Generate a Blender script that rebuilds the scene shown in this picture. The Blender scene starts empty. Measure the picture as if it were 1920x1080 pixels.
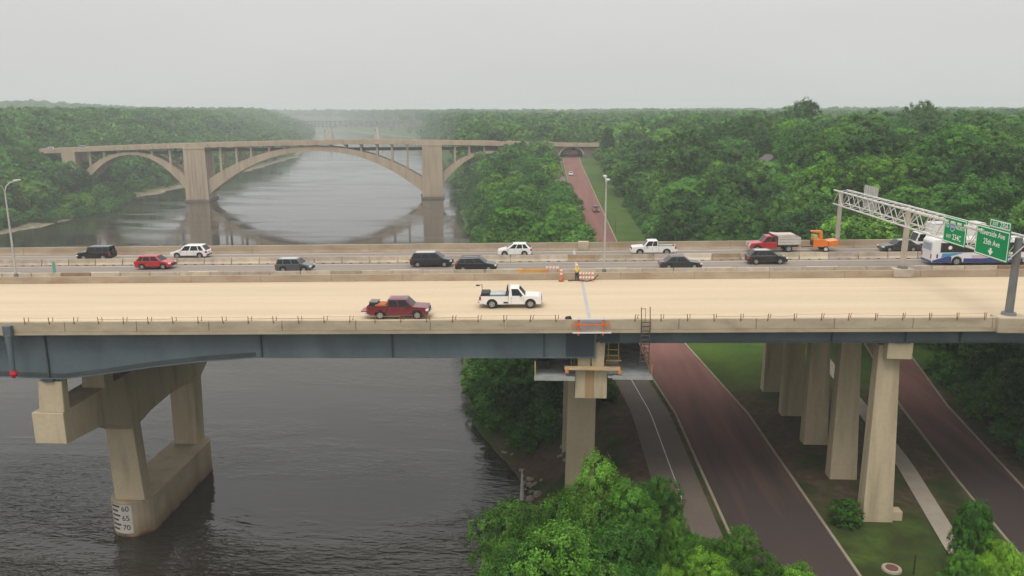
import bpy, bmesh, math, random
import numpy as np
from mathutils import Matrix, Vector
R_ = math.radians
sc = bpy.context.scene
COL = sc.collection

# ------------------------------------------------------------------ camera, sky, sun, exposure
CAMZ, PITCH, YAW, FPX = 45.0, R_(12.4), R_(2.6), 1500.0
cam_d = bpy.data.cameras.new('camera')
cam = bpy.data.objects.new('camera', cam_d)
COL.objects.link(cam)
cam.location = (0, 0, CAMZ)
cam.rotation_euler = (R_(90) - PITCH, 0, YAW)
cam_d.sensor_width = 36.0
cam_d.lens = FPX / 1920 * 36.0
cam_d.clip_start = 0.5
cam_d.clip_end = 20000
sc.camera = cam

SUN_EL, SUN_AZ = R_(58), R_(200)      # azimuth measured clockwise from +Y: behind the camera
world = bpy.data.worlds.new('World')
sc.world = world
world.use_nodes = True
wn = world.node_tree
wn.nodes.clear()
sky = wn.nodes.new('ShaderNodeTexSky')
sky.sky_type = 'NISHITA'
sky.sun_disc = False
sky.sun_elevation = SUN_EL
sky.sun_rotation = SUN_AZ
sky.air_density = 1.0
sky.dust_density = 6.0
grey = wn.nodes.new('ShaderNodeHueSaturation')
grey.inputs['Saturation'].default_value = 0.10
wmix = wn.nodes.new('ShaderNodeMix')
wmix.data_type = 'RGBA'
wmix.inputs['Factor'].default_value = 0.85
# an even layer of cloud and smoke: as under any overcast, the zenith is brighter than the horizon
wtc = wn.nodes.new('ShaderNodeTexCoord'); wsep = wn.nodes.new('ShaderNodeSeparateXYZ')
wsq = wn.nodes.new('ShaderNodeMath'); wsq.operation = 'POWER'; wsq.inputs[1].default_value = 2.0
wab = wn.nodes.new('ShaderNodeMath'); wab.operation = 'ABSOLUTE'
wgn = wn.nodes.new('ShaderNodeMath'); wgn.operation = 'MULTIPLY_ADD'; wgn.inputs[1].default_value = 1.7; wgn.inputs[2].default_value = 1.0
wcl = wn.nodes.new('ShaderNodeMix'); wcl.data_type = 'RGBA'; wcl.blend_type = 'MULTIPLY'; wcl.inputs['Factor'].default_value = 1.0
wcl.inputs['A'].default_value = (7.35, 7.35, 7.2, 1)
wn.links.new(wtc.outputs['Generated'], wsep.inputs[0]); wn.links.new(wsep.outputs['Z'], wab.inputs[0]); wn.links.new(wab.outputs[0], wsq.inputs[0])
wns = wn.nodes.new('ShaderNodeTexNoise'); wns.inputs['Scale'].default_value = 2.2; wns.inputs['Detail'].default_value = 4; wns.inputs['Roughness'].default_value = 0.45
wmp = wn.nodes.new('ShaderNodeMapping'); wmp.inputs['Scale'].default_value = (1.0, 1.0, 4.5)
wn.links.new(wtc.outputs['Generated'], wmp.inputs[0]); wn.links.new(wmp.outputs[0], wns.inputs['Vector'])
wnr = wn.nodes.new('ShaderNodeMapRange'); wnr.inputs['From Min'].default_value = 0.3; wnr.inputs['From Max'].default_value = 0.7; wnr.inputs['To Min'].default_value = 0.965; wnr.inputs['To Max'].default_value = 1.03
wn.links.new(wns.outputs['Fac'], wnr.inputs['Value'])
wmu = wn.nodes.new('ShaderNodeMath'); wmu.operation = 'MULTIPLY'
wn.links.new(wgn.outputs[0], wmu.inputs[0]); wn.links.new(wnr.outputs[0], wmu.inputs[1])
wn.links.new(wsq.outputs[0], wgn.inputs[0]); wn.links.new(wmu.outputs[0], wcl.inputs['B']); wn.links.new(wcl.outputs['Result'], wmix.inputs['B'])
bg = wn.nodes.new('ShaderNodeBackground')
bg.inputs['Strength'].default_value = 0.10
wo = wn.nodes.new('ShaderNodeOutputWorld')
wn.links.new(sky.outputs['Color'], grey.inputs['Color'])
wn.links.new(grey.outputs['Color'], wmix.inputs['A'])
wn.links.new(wmix.outputs['Result'], bg.inputs['Color'])
wn.links.new(bg.outputs['Background'], wo.inputs['Surface'])

sun_d = bpy.data.lights.new('sun', 'SUN')
sun_d.energy = 1.3
sun_d.angle = R_(20)
sun_d.color = (1.0, 0.95, 0.86)
sun = bpy.data.objects.new('sun', sun_d)
COL.objects.link(sun)
sun.rotation_euler = (R_(90) - SUN_EL, 0, R_(180) - SUN_AZ)
sun.location = (0, -40, 200)

sc.view_settings.view_transform = 'Standard'
sc.view_settings.look = 'None'
sc.view_settings.gamma = 1.0
sc.view_settings.use_curve_mapping = False
sc.view_settings.exposure = 0.0
sc.render.engine = 'CYCLES'
sc.cycles.use_denoising = True
sc.cycles.max_bounces = 6
sc.cycles.diffuse_bounces = 3
sc.cycles.glossy_bounces = 3
sc.cycles.transmission_bounces = 2
sc.cycles.volume_bounces = 2
sc.cycles.sample_clamp_indirect = 4.0

# ------------------------------------------------------------------ picture rays -> points on real planes
_a, _p = YAW, PITCH
FWD = Vector((-math.sin(_a) * math.cos(_p), math.cos(_a) * math.cos(_p), -math.sin(_p)))
RGT = Vector((math.cos(_a), math.sin(_a), 0))
UPV = Vector((-math.sin(_a) * math.sin(_p), math.cos(_a) * math.sin(_p), math.cos(_p)))
CAM = Vector((0, 0, CAMZ))
def ray(x, y): return FWD + RGT * ((x - 960) / FPX) + UPV * ((540 - y) / FPX)
def atz(x, y, z): r = ray(x, y); return CAM + r * ((z - CAMZ) / r.z)
def atY(x, y, Y): r = ray(x, y); return CAM + r * (Y / r.y)
def atX(x, y, X): r = ray(x, y); return CAM + r * (X / r.x)
GR, DK = 0.017, 27.0                       # grade and height of the highway deck
def zb(x): return DK + GR * x
def atd(x, y, dz=0.0): r = ray(x, y); return CAM + r * ((DK + dz - CAMZ) / (r.z - GR * r.x))
def proj(p):
    v = Vector(p) - CAM; d = v.dot(FWD)
    return 960 + FPX * v.dot(RGT) / d, 540 - FPX * v.dot(UPV) / d, d
def lerp(a, b, t): return a + (b - a) * t
def pl(pts, t):
    if t <= pts[0][0]: return pts[0][1]
    for (a, b), (c, d) in zip(pts, pts[1:]):
        if t <= c: return b + (d - b) * (t - a) / (c - a)
    return pts[-1][1]
def sstep(t): t = min(1, max(0, t)); return t * t * (3 - 2 * t)

# ------------------------------------------------------------------ materials
MATS = {}
def mat(name, col, rough=0.75, var=0.12, scale=1.0, metal=0.0, bump=0.0, space='obj', stretch=(1, 1, 1),
        stain=None, stain_amt=0.5, stain_scale=0.3, stain_lo=0.5, stain_stretch=(1, 1, 1), detail=4.0, spec=0.5, objcol=False, fine=0.0, near_shade=None, low_stain=None):
    m = bpy.data.materials.new(name); m.use_nodes = True
    nt = m.node_tree; N = nt.nodes; L = nt.links
    b = N['Principled BSDF']
    b.inputs['Roughness'].default_value = rough
    b.inputs['Metallic'].default_value = metal
    b.inputs['Specular IOR Level'].default_value = spec
    if space == 'pos': src = N.new('ShaderNodeNewGeometry').outputs['Position']
    else: src = N.new('ShaderNodeTexCoord').outputs['Object']
    def noise(sc_, st, det=detail):
        mp = N.new('ShaderNodeMapping'); mp.inputs['Scale'].default_value = st
        L.new(src, mp.inputs['Vector'])
        n = N.new('ShaderNodeTexNoise'); n.inputs['Scale'].default_value = sc_; n.inputs['Detail'].default_value = det
        L.new(mp.outputs[0], n.inputs['Vector'])
        return n.outputs['Fac']
    def mrange(s, a, b_, c, d):
        r = N.new('ShaderNodeMapRange')
        for k, v in (('From Min', a), ('From Max', b_), ('To Min', c), ('To Max', d)): r.inputs[k].default_value = v
        L.new(s, r.inputs['Value']); return r.outputs[0]
    def mixc(f, a, b_, blend='MIX'):
        x = N.new('ShaderNodeMix'); x.data_type = 'RGBA'; x.blend_type = blend
        if isinstance(f, float): x.inputs['Factor'].default_value = f
        else: L.new(f, x.inputs['Factor'])
        for k, v in (('A', a), ('B', b_)):
            if isinstance(v, tuple): x.inputs[k].default_value = (*v[:3], 1)
            else: L.new(v, x.inputs[k])
        return x.outputs['Result']
    nf = noise(scale, stretch)
    lo = tuple(max(0, c * (1 - var)) for c in col); hi = tuple(min(1, c * (1 + var)) for c in col)
    c = mixc(mrange(nf, 0.3, 0.7, 0, 1), lo, hi)
    if fine:
        c = mixc(mrange(noise(scale * 9, (1, 1, 1), 6), 0.3, 0.7, 0, fine), c, tuple(x * 0.55 for x in col))
    if stain:
        sf = mrange(noise(stain_scale, stain_stretch, 5), stain_lo, stain_lo + 0.22, 0, stain_amt)
        c = mixc(sf, c, stain)
    if low_stain:                       # rusty silt left by high water, in an uneven band
        sp_ = N.new('ShaderNodeSeparateXYZ'); L.new(src, sp_.inputs[0])
        ad = N.new('ShaderNodeMath'); ad.operation = 'MULTIPLY_ADD'; ad.inputs[1].default_value = 1.6
        L.new(noise(0.6, (1, 1, 0.4), 5), ad.inputs[0]); L.new(sp_.outputs['Z'], ad.inputs[2])
        c = mixc(mrange(ad.outputs[0], low_stain[1], low_stain[2], 0.9, 0), c, low_stain[0])
        c = mixc(mrange(ad.outputs[0], 0.75, 1.15, 0.9, 0), c, (0.05, 0.035, 0.025))
    if near_shade:                       # bridge shade and vignette painted into the near road colour, with tyre streaks
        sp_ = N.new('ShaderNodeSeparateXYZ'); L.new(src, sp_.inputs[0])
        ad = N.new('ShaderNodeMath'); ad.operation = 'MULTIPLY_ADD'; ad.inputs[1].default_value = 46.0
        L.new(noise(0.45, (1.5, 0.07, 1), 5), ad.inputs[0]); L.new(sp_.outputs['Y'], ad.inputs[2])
        c = mixc(mrange(ad.outputs[0], 96, 124, 0.93, 0), c, near_shade)
    if objcol:
        oi = N.new('ShaderNodeObjectInfo')
        c = mixc(1.0, c, oi.outputs['Color'], 'MULTIPLY')
    L.new(c, b.inputs['Base Color'])
    if bump:
        bp = N.new('ShaderNodeBump'); bp.inputs['Strength'].default_value = bump; bp.inputs['Distance'].default_value = 0.05
        L.new(noise(scale * 6, (1, 1, 1), 6), bp.inputs['Height']); L.new(bp.outputs[0], b.inputs['Normal'])
    m['_nodes'] = 1
    MATS[name] = m
    return m

deck_tan = mat('tan_deck_concrete', (0.545, 0.43, 0.292), 0.85, 0.07, 0.25, space='pos', stretch=(0.12, 2.2, 1), fine=0.13, stain=(0.44, 0.345, 0.22), stain_amt=0.32, stain_scale=0.5, stain_lo=0.52, stain_stretch=(0.06, 1.5, 1), bump=0.15)
lane_grey = mat('worn_lane_concrete', (0.235, 0.195, 0.165), 0.85, 0.14, 0.3, space='pos', stretch=(0.08, 2.0, 1), stain=(0.13, 0.11, 0.095), stain_amt=0.6, stain_scale=0.5, stain_lo=0.5, stain_stretch=(0.05, 1.6, 1))
conc_par = mat('parapet_concrete', (0.46, 0.375, 0.265), 0.85, 0.13, 0.8, space='pos', stretch=(0.5, 1, 1), stain=(0.27, 0.20, 0.13), stain_amt=0.55, stain_scale=0.7, stain_lo=0.5, stain_stretch=(0.6, 1, 2.5), fine=0.25)
conc_old = mat('rusty_parapet_concrete', (0.38, 0.30, 0.215), 0.88, 0.16, 0.6, space='pos', stretch=(0.4, 1, 1), stain=(0.25, 0.165, 0.10), stain_amt=0.65, stain_scale=0.5, stain_lo=0.46, stain_stretch=(0.5, 1, 1.5), fine=0.3)
conc_bar = mat('barrier_concrete', (0.46, 0.39, 0.31), 0.85, 0.14, 1.2, space='pos', stain=(0.26, 0.21, 0.16), stain_amt=0.6, stain_scale=0.9, stain_lo=0.52, fine=0.3, objcol=True)
conc_pier = mat('pier_concrete', (0.50, 0.41, 0.275), 0.85, 0.10, 0.35, space='pos', stretch=(1, 1, 0.4), stain=(0.27, 0.21, 0.14), stain_amt=0.62, stain_scale=0.6, stain_lo=0.49, stain_stretch=(1.3, 1.3, 0.16), fine=0.22)
conc_base = mat('pier_base_concrete', (0.44, 0.355, 0.24), 0.85, 0.12, 0.35, space='pos', stain=(0.26, 0.20, 0.135), stain_amt=0.5, stain_scale=0.5, stain_lo=0.48, stain_stretch=(1, 1, 0.25), fine=0.2, low_stain=((0.22, 0.125, 0.065), 0.9, 2.9))
conc_arch = mat('old_arch_concrete', (0.44, 0.335, 0.235), 0.88, 0.13, 0.25, space='pos', stretch=(1, 1, 0.25), stain=(0.25, 0.19, 0.135), stain_amt=0.55, stain_scale=0.35, stain_lo=0.5, stain_stretch=(1.5, 1.5, 0.15))
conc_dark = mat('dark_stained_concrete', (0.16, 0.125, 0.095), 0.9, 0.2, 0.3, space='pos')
steel_blue = mat('blue_grey_girder_paint', (0.098, 0.125, 0.140), 0.55, 0.16, 0.35, space='pos', stain=(0.15, 0.185, 0.20), stain_amt=0.6, stain_scale=0.3, stain_lo=0.48, stain_stretch=(1, 1, 0.5), fine=0.22)
steel_dark = mat('fresh_dark_girder_paint', (0.035, 0.045, 0.060), 0.5, 0.12, 0.6, space='pos')
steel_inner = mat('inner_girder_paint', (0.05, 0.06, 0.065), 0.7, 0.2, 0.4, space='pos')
galv = mat('galvanised_steel', (0.42, 0.42, 0.40), 0.5, 0.12, 2.0, metal=0.3)
galv_white = mat('pale_grey_truss_paint', (0.55, 0.54, 0.51), 0.6, 0.12, 1.5, stain=(0.33, 0.28, 0.24), stain_amt=0.4, stain_scale=1.2)
post_grey = mat('weathered_post_paint', (0.16, 0.155, 0.155), 0.55, 0.15, 1.0, stain=(0.20, 0.13, 0.11), stain_amt=0.5)
post_tan = mat('tan_post_steel', (0.40, 0.35, 0.29), 0.6, 0.12, 1.0)
rust = mat('rusty_steel', (0.24, 0.085, 0.04), 0.85, 0.3, 4.0)
rust_dark = mat('dark_rusty_steel', (0.085, 0.055, 0.045), 0.8, 0.25, 3.0)
wood = mat('raw_timber', (0.52, 0.37, 0.22), 0.85, 0.2, 2.0, stretch=(0.4, 4, 4))
wood_or = mat('orange_timber', (0.60, 0.22, 0.08), 0.8, 0.2, 3.0)
yellow_st = mat('yellow_railing_paint', (0.45, 0.35, 0.10), 0.6, 0.2, 2.0)
orange_pl = mat('orange_plastic', (0.75, 0.14, 0.035), 0.55, 0.1, 2.0)
white_pl = mat('white_reflective_sheet', (0.75, 0.72, 0.68), 0.5, 0.06, 2.0)
plate_grey = mat('grey_platform_deck', (0.40, 0.43, 0.44), 0.6, 0.25, 0.8, stain=(0.10, 0.10, 0.10), stain_amt=0.5, stain_scale=0.7, stain_lo=0.5)
joint_m = mat('joint_steel', (0.36, 0.345, 0.36), 0.6, 0.1, 1.0)
paint_white = mat('white_line_paint', (0.62, 0.59, 0.55), 0.7, 0.15, 1.5, space='pos')
red_lens = mat('red_lens', (0.62, 0.015, 0.03), 0.25, 0.05, 2.0)
road_red = mat('red_asphalt', (0.215, 0.100, 0.085), 0.9, 0.12, 0.25, space='pos', stretch=(2, 0.15, 1), stain=(0.15, 0.070, 0.060), stain_amt=0.6, stain_scale=0.4, stain_lo=0.48, stain_stretch=(1.6, 0.12, 1), fine=0.2, spec=0.2, near_shade=(0.052, 0.042, 0.040))
path_m = mat('path_asphalt', (0.145, 0.112, 0.092), 0.9, 0.12, 0.4, space='pos', fine=0.25, stain=(0.12, 0.095, 0.08), stain_amt=0.5)
walk_m = mat('pale_sidewalk', (0.36, 0.31, 0.25), 0.88, 0.1, 0.6, space='pos', fine=0.2)
kerb_m = mat('kerb_concrete', (0.30, 0.245, 0.18), 0.88, 0.12, 0.8, space='pos', fine=0.2)
sign_green = mat('green_sign_sheet', (0.001, 0.25, 0.085), 0.6, 0.04, 1.0, spec=0.08)
sign_white = mat('sign_legend_white', (0.78, 0.82, 0.76), 0.45, 0.02, 1.0)
shield_blue = mat('shield_blue', (0.03, 0.09, 0.36), 0.45, 0.03, 1.0)
shield_red = mat('shield_red', (0.55, 0.03, 0.04), 0.45, 0.03, 1.0)
bark = mat('bark', (0.075, 0.058, 0.042), 0.95, 0.25, 6.0, stretch=(3, 3, 0.6))
rock_m = mat('limestone_rock', (0.30, 0.26, 0.20), 0.92, 0.22, 1.5, bump=0.3)
gauge_white = mat('gauge_white_paint', (0.50, 0.475, 0.425), 0.7, 0.08, 1.5, space='pos', stain=(0.36, 0.20, 0.13), stain_amt=0.45, stain_scale=0.7, stain_lo=0.52)
gauge_black = mat('gauge_black_paint', (0.025, 0.025, 0.025), 0.7, 0.05, 1.0)
tyre_m = mat('tyre_rubber', (0.018, 0.018, 0.018), 0.85, 0.15, 4.0)
rim_m = mat('alloy_rim', (0.42, 0.42, 0.42), 0.35, 0.08, 4.0, metal=0.6)
glass_m = mat('dark_car_glass', (0.012, 0.014, 0.016), 0.12, 0.1, 1.0, spec=0.35)
trim_m = mat('black_trim', (0.022, 0.022, 0.024), 0.6, 0.1, 3.0)
chrome_m = mat('chrome', (0.6, 0.6, 0.6), 0.2, 0.05, 2.0, metal=0.8)
lamp_clear = mat('clear_lamp', (0.75, 0.72, 0.66), 0.15, 0.05, 2.0)
lamp_red = mat('red_lamp', (0.45, 0.012, 0.012), 0.25, 0.05, 2.0)
skin_m = mat('skin', (0.45, 0.28, 0.20), 0.6, 0.05, 8.0)
vest_m = mat('hi_vis_yellow', (0.80, 0.55, 0.08), 0.7, 0.08, 6.0)
trouser_m = mat('navy_trousers', (0.022, 0.024, 0.035), 0.85, 0.1, 6.0)
boot_m = mat('grey_boots', (0.14, 0.13, 0.12), 0.8, 0.1, 6.0)
house_wall = mat('pale_siding', (0.55, 0.52, 0.49), 0.8, 0.08, 0.5)
house_roof = mat('grey_shingle', (0.12, 0.11, 0.11), 0.9, 0.15, 1.0)
house_brick = mat('house_brick', (0.30, 0.15, 0.11), 0.85, 0.15, 1.0)
def paint(name, col, rough=0.28):
    m = mat(name, col, rough, 0.03, 1.0, spec=0.5)
    b = m.node_tree.nodes['Principled BSDF']
    b.inputs['Coat Weight'].default_value = 0.6
    b.inputs['Coat Roughness'].default_value = 0.08
    return m

def leaf_material():
    m = bpy.data.materials.new('foliage'); m.use_nodes = True
    nt = m.node_tree; N = nt.nodes; L = nt.links; b = N['Principled BSDF']
    b.inputs['Roughness'].default_value = 0.6
    b.inputs['Specular IOR Level'].default_value = 0.25
    at = N.new('ShaderNodeAttribute'); at.attribute_name = 'tint'
    oi = N.new('ShaderNodeObjectInfo')
    r1 = N.new('ShaderNodeValToRGB')                     # tone of the tree
    e = r1.color_ramp.elements
    e[0].position = 0.0; e[0].color = (0.042, 0.140, 0.014, 1)
    e[1].position = 1.0; e[1].color = (0.160, 0.350, 0.024, 1)
    for p, c in ((0.35, (0.060, 0.195, 0.019, 1)), (0.6, (0.100, 0.270, 0.024, 1)), (0.8, (0.085, 0.235, 0.040, 1))):
        q = e.new(p); q.color = c
    L.new(oi.outputs['Random'], r1.inputs['Fac'])
    mr = N.new('ShaderNodeMapRange')
    for k, v in (('To Min', 0.42), ('To Max', 1.75)): mr.inputs[k].default_value = v
    L.new(at.outputs['Fac'], mr.inputs['Value'])
    mx = N.new('ShaderNodeMix'); mx.data_type = 'RGBA'; mx.blend_type = 'MULTIPLY'; mx.inputs['Factor'].default_value = 1
    L.new(r1.outputs['Color'], mx.inputs['A']); L.new(mr.outputs[0], mx.inputs['B'])
    m2 = N.new('ShaderNodeMix'); m2.data_type = 'RGBA'; m2.blend_type = 'MULTIPLY'; m2.inputs['Factor'].default_value = 1
    L.new(mx.outputs['Result'], m2.inputs['A']); L.new(oi.outputs['Color'], m2.inputs['B'])
    L.new(m2.outputs['Result'], b.inputs['Base Color'])
    tr = N.new('ShaderNodeBsdfTranslucent'); L.new(m2.outputs['Result'], tr.inputs['Color'])
    ms = N.new('ShaderNodeMixShader'); ms.inputs['Fac'].default_value = 0.30
    L.new(b.outputs[0], ms.inputs[1]); L.new(tr.outputs[0], ms.inputs[2])
    L.new(ms.outputs[0], N['Material Output'].inputs['Surface'])
    return m
leaf_m = leaf_material()

def water_material():
    m = bpy.data.materials.new('river_water'); m.use_nodes = True
    nt = m.node_tree; N = nt.nodes; L = nt.links; b = N['Principled BSDF']
    b.inputs['Base Color'].default_value = (0.026, 0.021, 0.016, 1)
    b.inputs['IOR'].default_value = 1.48
    b.inputs['Specular IOR Level'].default_value = 0.5
    geo = N.new('ShaderNodeNewGeometry')
    def noise(s, st, det=3.0, dist=0.0):
        mp = N.new('ShaderNodeMapping'); mp.inputs['Scale'].default_value = st; mp.inputs['Rotation'].default_value = (0, 0, R_(14))
        L.new(geo.outputs['Position'], mp.inputs['Vector'])
        n = N.new('ShaderNodeTexNoise'); n.inputs['Scale'].default_value = s; n.inputs['Detail'].default_value = det
        n.inputs['Distortion'].default_value = dist
        L.new(mp.outputs[0], n.inputs['Vector']); return n.outputs['Fac']
    def mr(s, a, b_, c, d):
        r = N.new('ShaderNodeMapRange')
        for k, v in (('From Min', a), ('From Max', b_), ('To Min', c), ('To Max', d)): r.inputs[k].default_value = v
        L.new(s, r.inputs['Value']); return r.outputs[0]
    def math_(op, a, b_):
        x = N.new('ShaderNodeMath'); x.operation = op
        for i, v in enumerate((a, b_)):
            if isinstance(v, (int, float)): x.inputs[i].default_value = v
            else: L.new(v, x.inputs[i])
        return x.outputs[0]
    # wind streaks and slicks: large patches where the ripples are stronger or weaker
    patch = mr(noise(0.028, (0.5, 1.7, 1), 5.0, 1.2), 0.42, 0.60, 0.12, 1.15)
    w1 = noise(0.6, (0.55, 1.6, 1), 3.0, 0.5)
    w2 = noise(1.7, (0.6, 1.6, 1), 2.0, 0.3)
    h = math_('ADD', math_('MULTIPLY', w1, 0.17), math_('MULTIPLY', w2, 0.085))
    # the open reach upstream lies calmer than the water round the highway piers
    sep = N.new('ShaderNodeSeparateXYZ'); L.new(geo.outputs['Position'], sep.inputs[0])
    h = math_('MULTIPLY', h, math_('MULTIPLY', patch, math_('ADD', mr(sep.outputs['Y'], 90, 260, 0.8, 0.26), mr(sep.outputs['Y'], 75, 125, 0.9, 0.0))))
    bp = N.new('ShaderNodeBump'); bp.inputs['Strength'].default_value = 1.0; bp.inputs['Distance'].default_value = 1.0
    L.new(h, bp.inputs['Height']); L.new(bp.outputs[0], b.inputs['Normal'])
    L.new(mr(patch, 0.12, 1.15, 0.04, 0.12), b.inputs['Roughness'])
    return m
water_m = water_material()

# ------------------------------------------------------------------ mesh helper
def wmat(o):
    m = Matrix.Identity(4)
    while o is not None:
        m = Matrix.LocRotScale(o.location, o.rotation_euler, o.scale) @ m
        o = o.parent
    return m
class MB:
    def __init__(s): s.v = []; s.f = []
    def add(s, vs, fs):
        n = len(s.v); s.v += [tuple(p) for p in vs]; s.f += [tuple(i + n for i in f) for f in fs]; return s
    def hexa(s, p):            # p: 4 bottom (ccw from above) + 4 top
        return s.add(p, [(3, 2, 1, 0), (4, 5, 6, 7), (0, 1, 5, 4), (1, 2, 6, 5), (2, 3, 7, 6), (3, 0, 4, 7)])
    def box(s, x0, x1, y0, y1, z0, z1):
        return s.hexa([(x0, y0, z0), (x1, y0, z0), (x1, y1, z0), (x0, y1, z0), (x0, y0, z1), (x1, y0, z1), (x1, y1, z1), (x0, y1, z1)])
    def dbox(s, x0, x1, y0, y1, d0, d1):    # box that follows the grade of the deck
        a, b = zb(x0), zb(x1)
        return s.hexa([(x0, y0, a + d0), (x1, y0, b + d0), (x1, y1, b + d0), (x0, y1, a + d0), (x0, y0, a + d1), (x1, y0, b + d1), (x1, y1, b + d1), (x0, y1, a + d1)])
    def prism(s, poly, a, b, axis='y', shift=None):
        n = len(poly)
        def P(u, w, t):
            return {'x': (t, u, w), 'y': (u, t, w), 'z': (u, w, t)}[axis]
        vs = [P(u, w, a) for u, w in poly] + [P(u + (shift[0] if shift else 0), w + (shift[1] if shift else 0), b) for u, w in poly]
        fs = [tuple(range(n))[::-1], tuple(range(n, 2 * n))] + [(i, (i + 1) % n, n + (i + 1) % n, n + i) for i in range(n)]
        return s.add(vs, fs)
    def tube(s, p, q, r0, r1=None, n=8):
        p, q = Vector(p), Vector(q); r1 = r0 if r1 is None else r1
        d = (q - p).normalized(); a = d.orthogonal().normalized(); b = d.cross(a)
        vs = []
        for c, r in ((p, r0), (q, r1)):
            for i in range(n):
                t = 2 * math.pi * i / n; vs.append(c + (a * math.cos(t) + b * math.sin(t)) * r)
        fs = [(i, (i + 1) % n, n + (i + 1) % n, n + i) for i in range(n)] + [tuple(range(n))[::-1], tuple(range(n, 2 * n))]
        return s.add(vs, fs)
    def path(s, pts, r, n=6):
        for p, q in zip(pts, pts[1:]): s.tube(p, q, r, r, n)
        return s
    def build(s, name, m, parent=None, local=False, bevel=0.0, smooth=False, seg=2):
        me = bpy.data.meshes.new(name)
        vs = s.v
        if parent is not None and not local:
            inv = wmat(parent).inverted(); vs = [inv @ Vector(p) for p in vs]
        me.from_pydata([tuple(p) for p in vs], [], s.f); me.update()
        bm = bmesh.new(); bm.from_mesh(me); bmesh.ops.recalc_face_normals(bm, faces=bm.faces); bm.to_mesh(me); bm.free()
        if m: me.materials.append(m)
        if smooth: me.shade_smooth()
        o = bpy.data.objects.new(name, me); COL.objects.link(o)
        if parent is not None: o.parent = parent
        if bevel:
            md = o.modifiers.new('edge', 'BEVEL'); md.width = bevel; md.segments = seg; md.limit_method = 'ANGLE'; md.angle_limit = R_(40)
        return o
def thing(name, label, cat, loc=(0, 0, 0), rot=(0, 0, 0), group=None):
    o = bpy.data.objects.new(name, None); COL.objects.link(o)
    o.location = loc; o.rotation_euler = rot; o.empty_display_size = 0.5
    o['label'] = label; o['category'] = cat
    if group: o['group'] = group
    return o
def tag(o, label, cat, group=None):
    o['label'] = label; o['category'] = cat
    if group: o['group'] = group
    return o
def kind(o, k): o['kind'] = k; return o
def copy_tree(o, parent=None):
    c = o.copy(); COL.objects.link(c); c.parent = parent
    for ch in list(o.children): copy_tree(ch, c)
    return c
def text_mesh(body, size):
    cu = bpy.data.curves.new('legend', 'FONT'); cu.body = body; cu.size = size; cu.align_x = 'CENTER'; cu.align_y = 'CENTER'
    cu.offset = 0.012 * size
    ob = bpy.data.objects.new('legend', cu); COL.objects.link(ob)
    dg = bpy.context.evaluated_depsgraph_get(); dg.update()
    me = bpy.data.meshes.new_from_object(ob.evaluated_get(dg))
    bpy.data.objects.remove(ob); bpy.data.curves.remove(cu)
    return me
def text_obj(body, size, fn, m, parent, name='lettering'):
    me = text_mesh(body, size)
    inv = wmat(parent).inverted()
    for v in me.vertices: v.co = inv @ Vector(fn(v.co.x, v.co.y))
    me.materials.clear(); me.materials.append(m); me.name = name
    o = bpy.data.objects.new(name, me); COL.objects.link(o); o.parent = parent
    return o
rnd = random.Random(7)

# ------------------------------------------------------------------ terrain, river, roads
XW = [(-300, -8), (40, -1), (60, -1.2), (85, -2.3), (91, -2.8), (97, -4.4), (112, -11.3), (143, -15.6), (284, -28), (426, -48), (774, -97), (1460, -240), (2300, -600), (3000, -1500)]
XE = [(-300, -190), (289, -206), (364, -204), (423, -222), (547, -226), (813, -256), (1453, -418), (2300, -690), (3000, -1500)]
ZC = [(135, 9.0), (213, 11.2), (300, 15.0), (400, 19.6), (430, 20.8), (600, 26), (800, 28)]
RR = [(-100, 25.0), (58, 24.8), (93, 24.4), (125, 21.6), (170, 19.6), (213, 18.2), (400, 16.1), (430, 16.2), (520, 20), (700, 60)]
BL = [(0, 32), (36, 36.5), (75, 41.2), (97, 44.6), (125, 50.8), (170, 66)]
XS = [(0, 46), (60, 50), (75, 52), (97, 55), (128, 58), (150, 48), (185, 29.5), (213, 27), (400, 23.5), (520, 30), (700, 70)]
def hash2(x, y, s): return math.sin(x / s + 1.3 * math.sin(y / s * 0.7)) * math.cos(y / s * 1.1 + 0.9 * math.sin(x / s * 0.6))
def ground(x, y):
    zc = pl(ZC, y); xw = pl(XW, y); xe = pl(XE, y); mid = (xw + xe) / 2
    if x > mid:
        d = x - xw
        wob = 1.5 * hash2(x, y, 9.0) if y > 112 else 0.5 * hash2(x, y, 7.0)
        d2 = d + wob
        if d2 < 0: return max(-2.5, d2 * 0.4)
        h = 0.8 * min(1, d2 / 2.0) + (zc - 0.8) * sstep((d2 - 1) / 11)
        xs = pl(XS, y)
        if x > xs:
            top = 28.5 + 1.4 * hash2(x, y, 60.0) + 3 * sstep((x - 200) / 300)
            slope = 60 if y > 135 else 48
            h += (max(top, zc + 2) - zc) * sstep((x - xs) / slope)
        return h
    d = xe - x + 3 * hash2(x, y, 17.0) + 2.0 * hash2(x, y, 6.0)
    if d < 0: return max(-2.5, d * 0.3)
    h = 0.7 * min(1, d / 3) + 6.5 * sstep((d - 5) / 28) + 24 * sstep((d - 18) / 95) + 1.3 * hash2(x, y, 55.0) * sstep(d / 60)
    h += 15 * math.exp(-((x + 1000) / 150) ** 2 - ((y - 1500) / 260) ** 2)
    return h
def axis_vals(segs):
    out = []
    for a, b, st in segs:
        v = a
        while v < b - 1e-6: out.append(v); v += st
    out.append(segs[-1][1]); return out
gx = axis_vals([(-3400, -1000, 200), (-1000, -460, 45), (-460, -260, 20), (-260, -170, 5), (-170, -60, 10), (-60, 80, 2.5), (80, 200, 8), (200, 600, 25), (600, 3400, 200)])
gy = axis_vals([(-150, 20, 17), (20, 150, 3.25), (150, 450, 6), (450, 900, 18), (900, 2000, 50), (2000, 4400, 200)])
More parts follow.
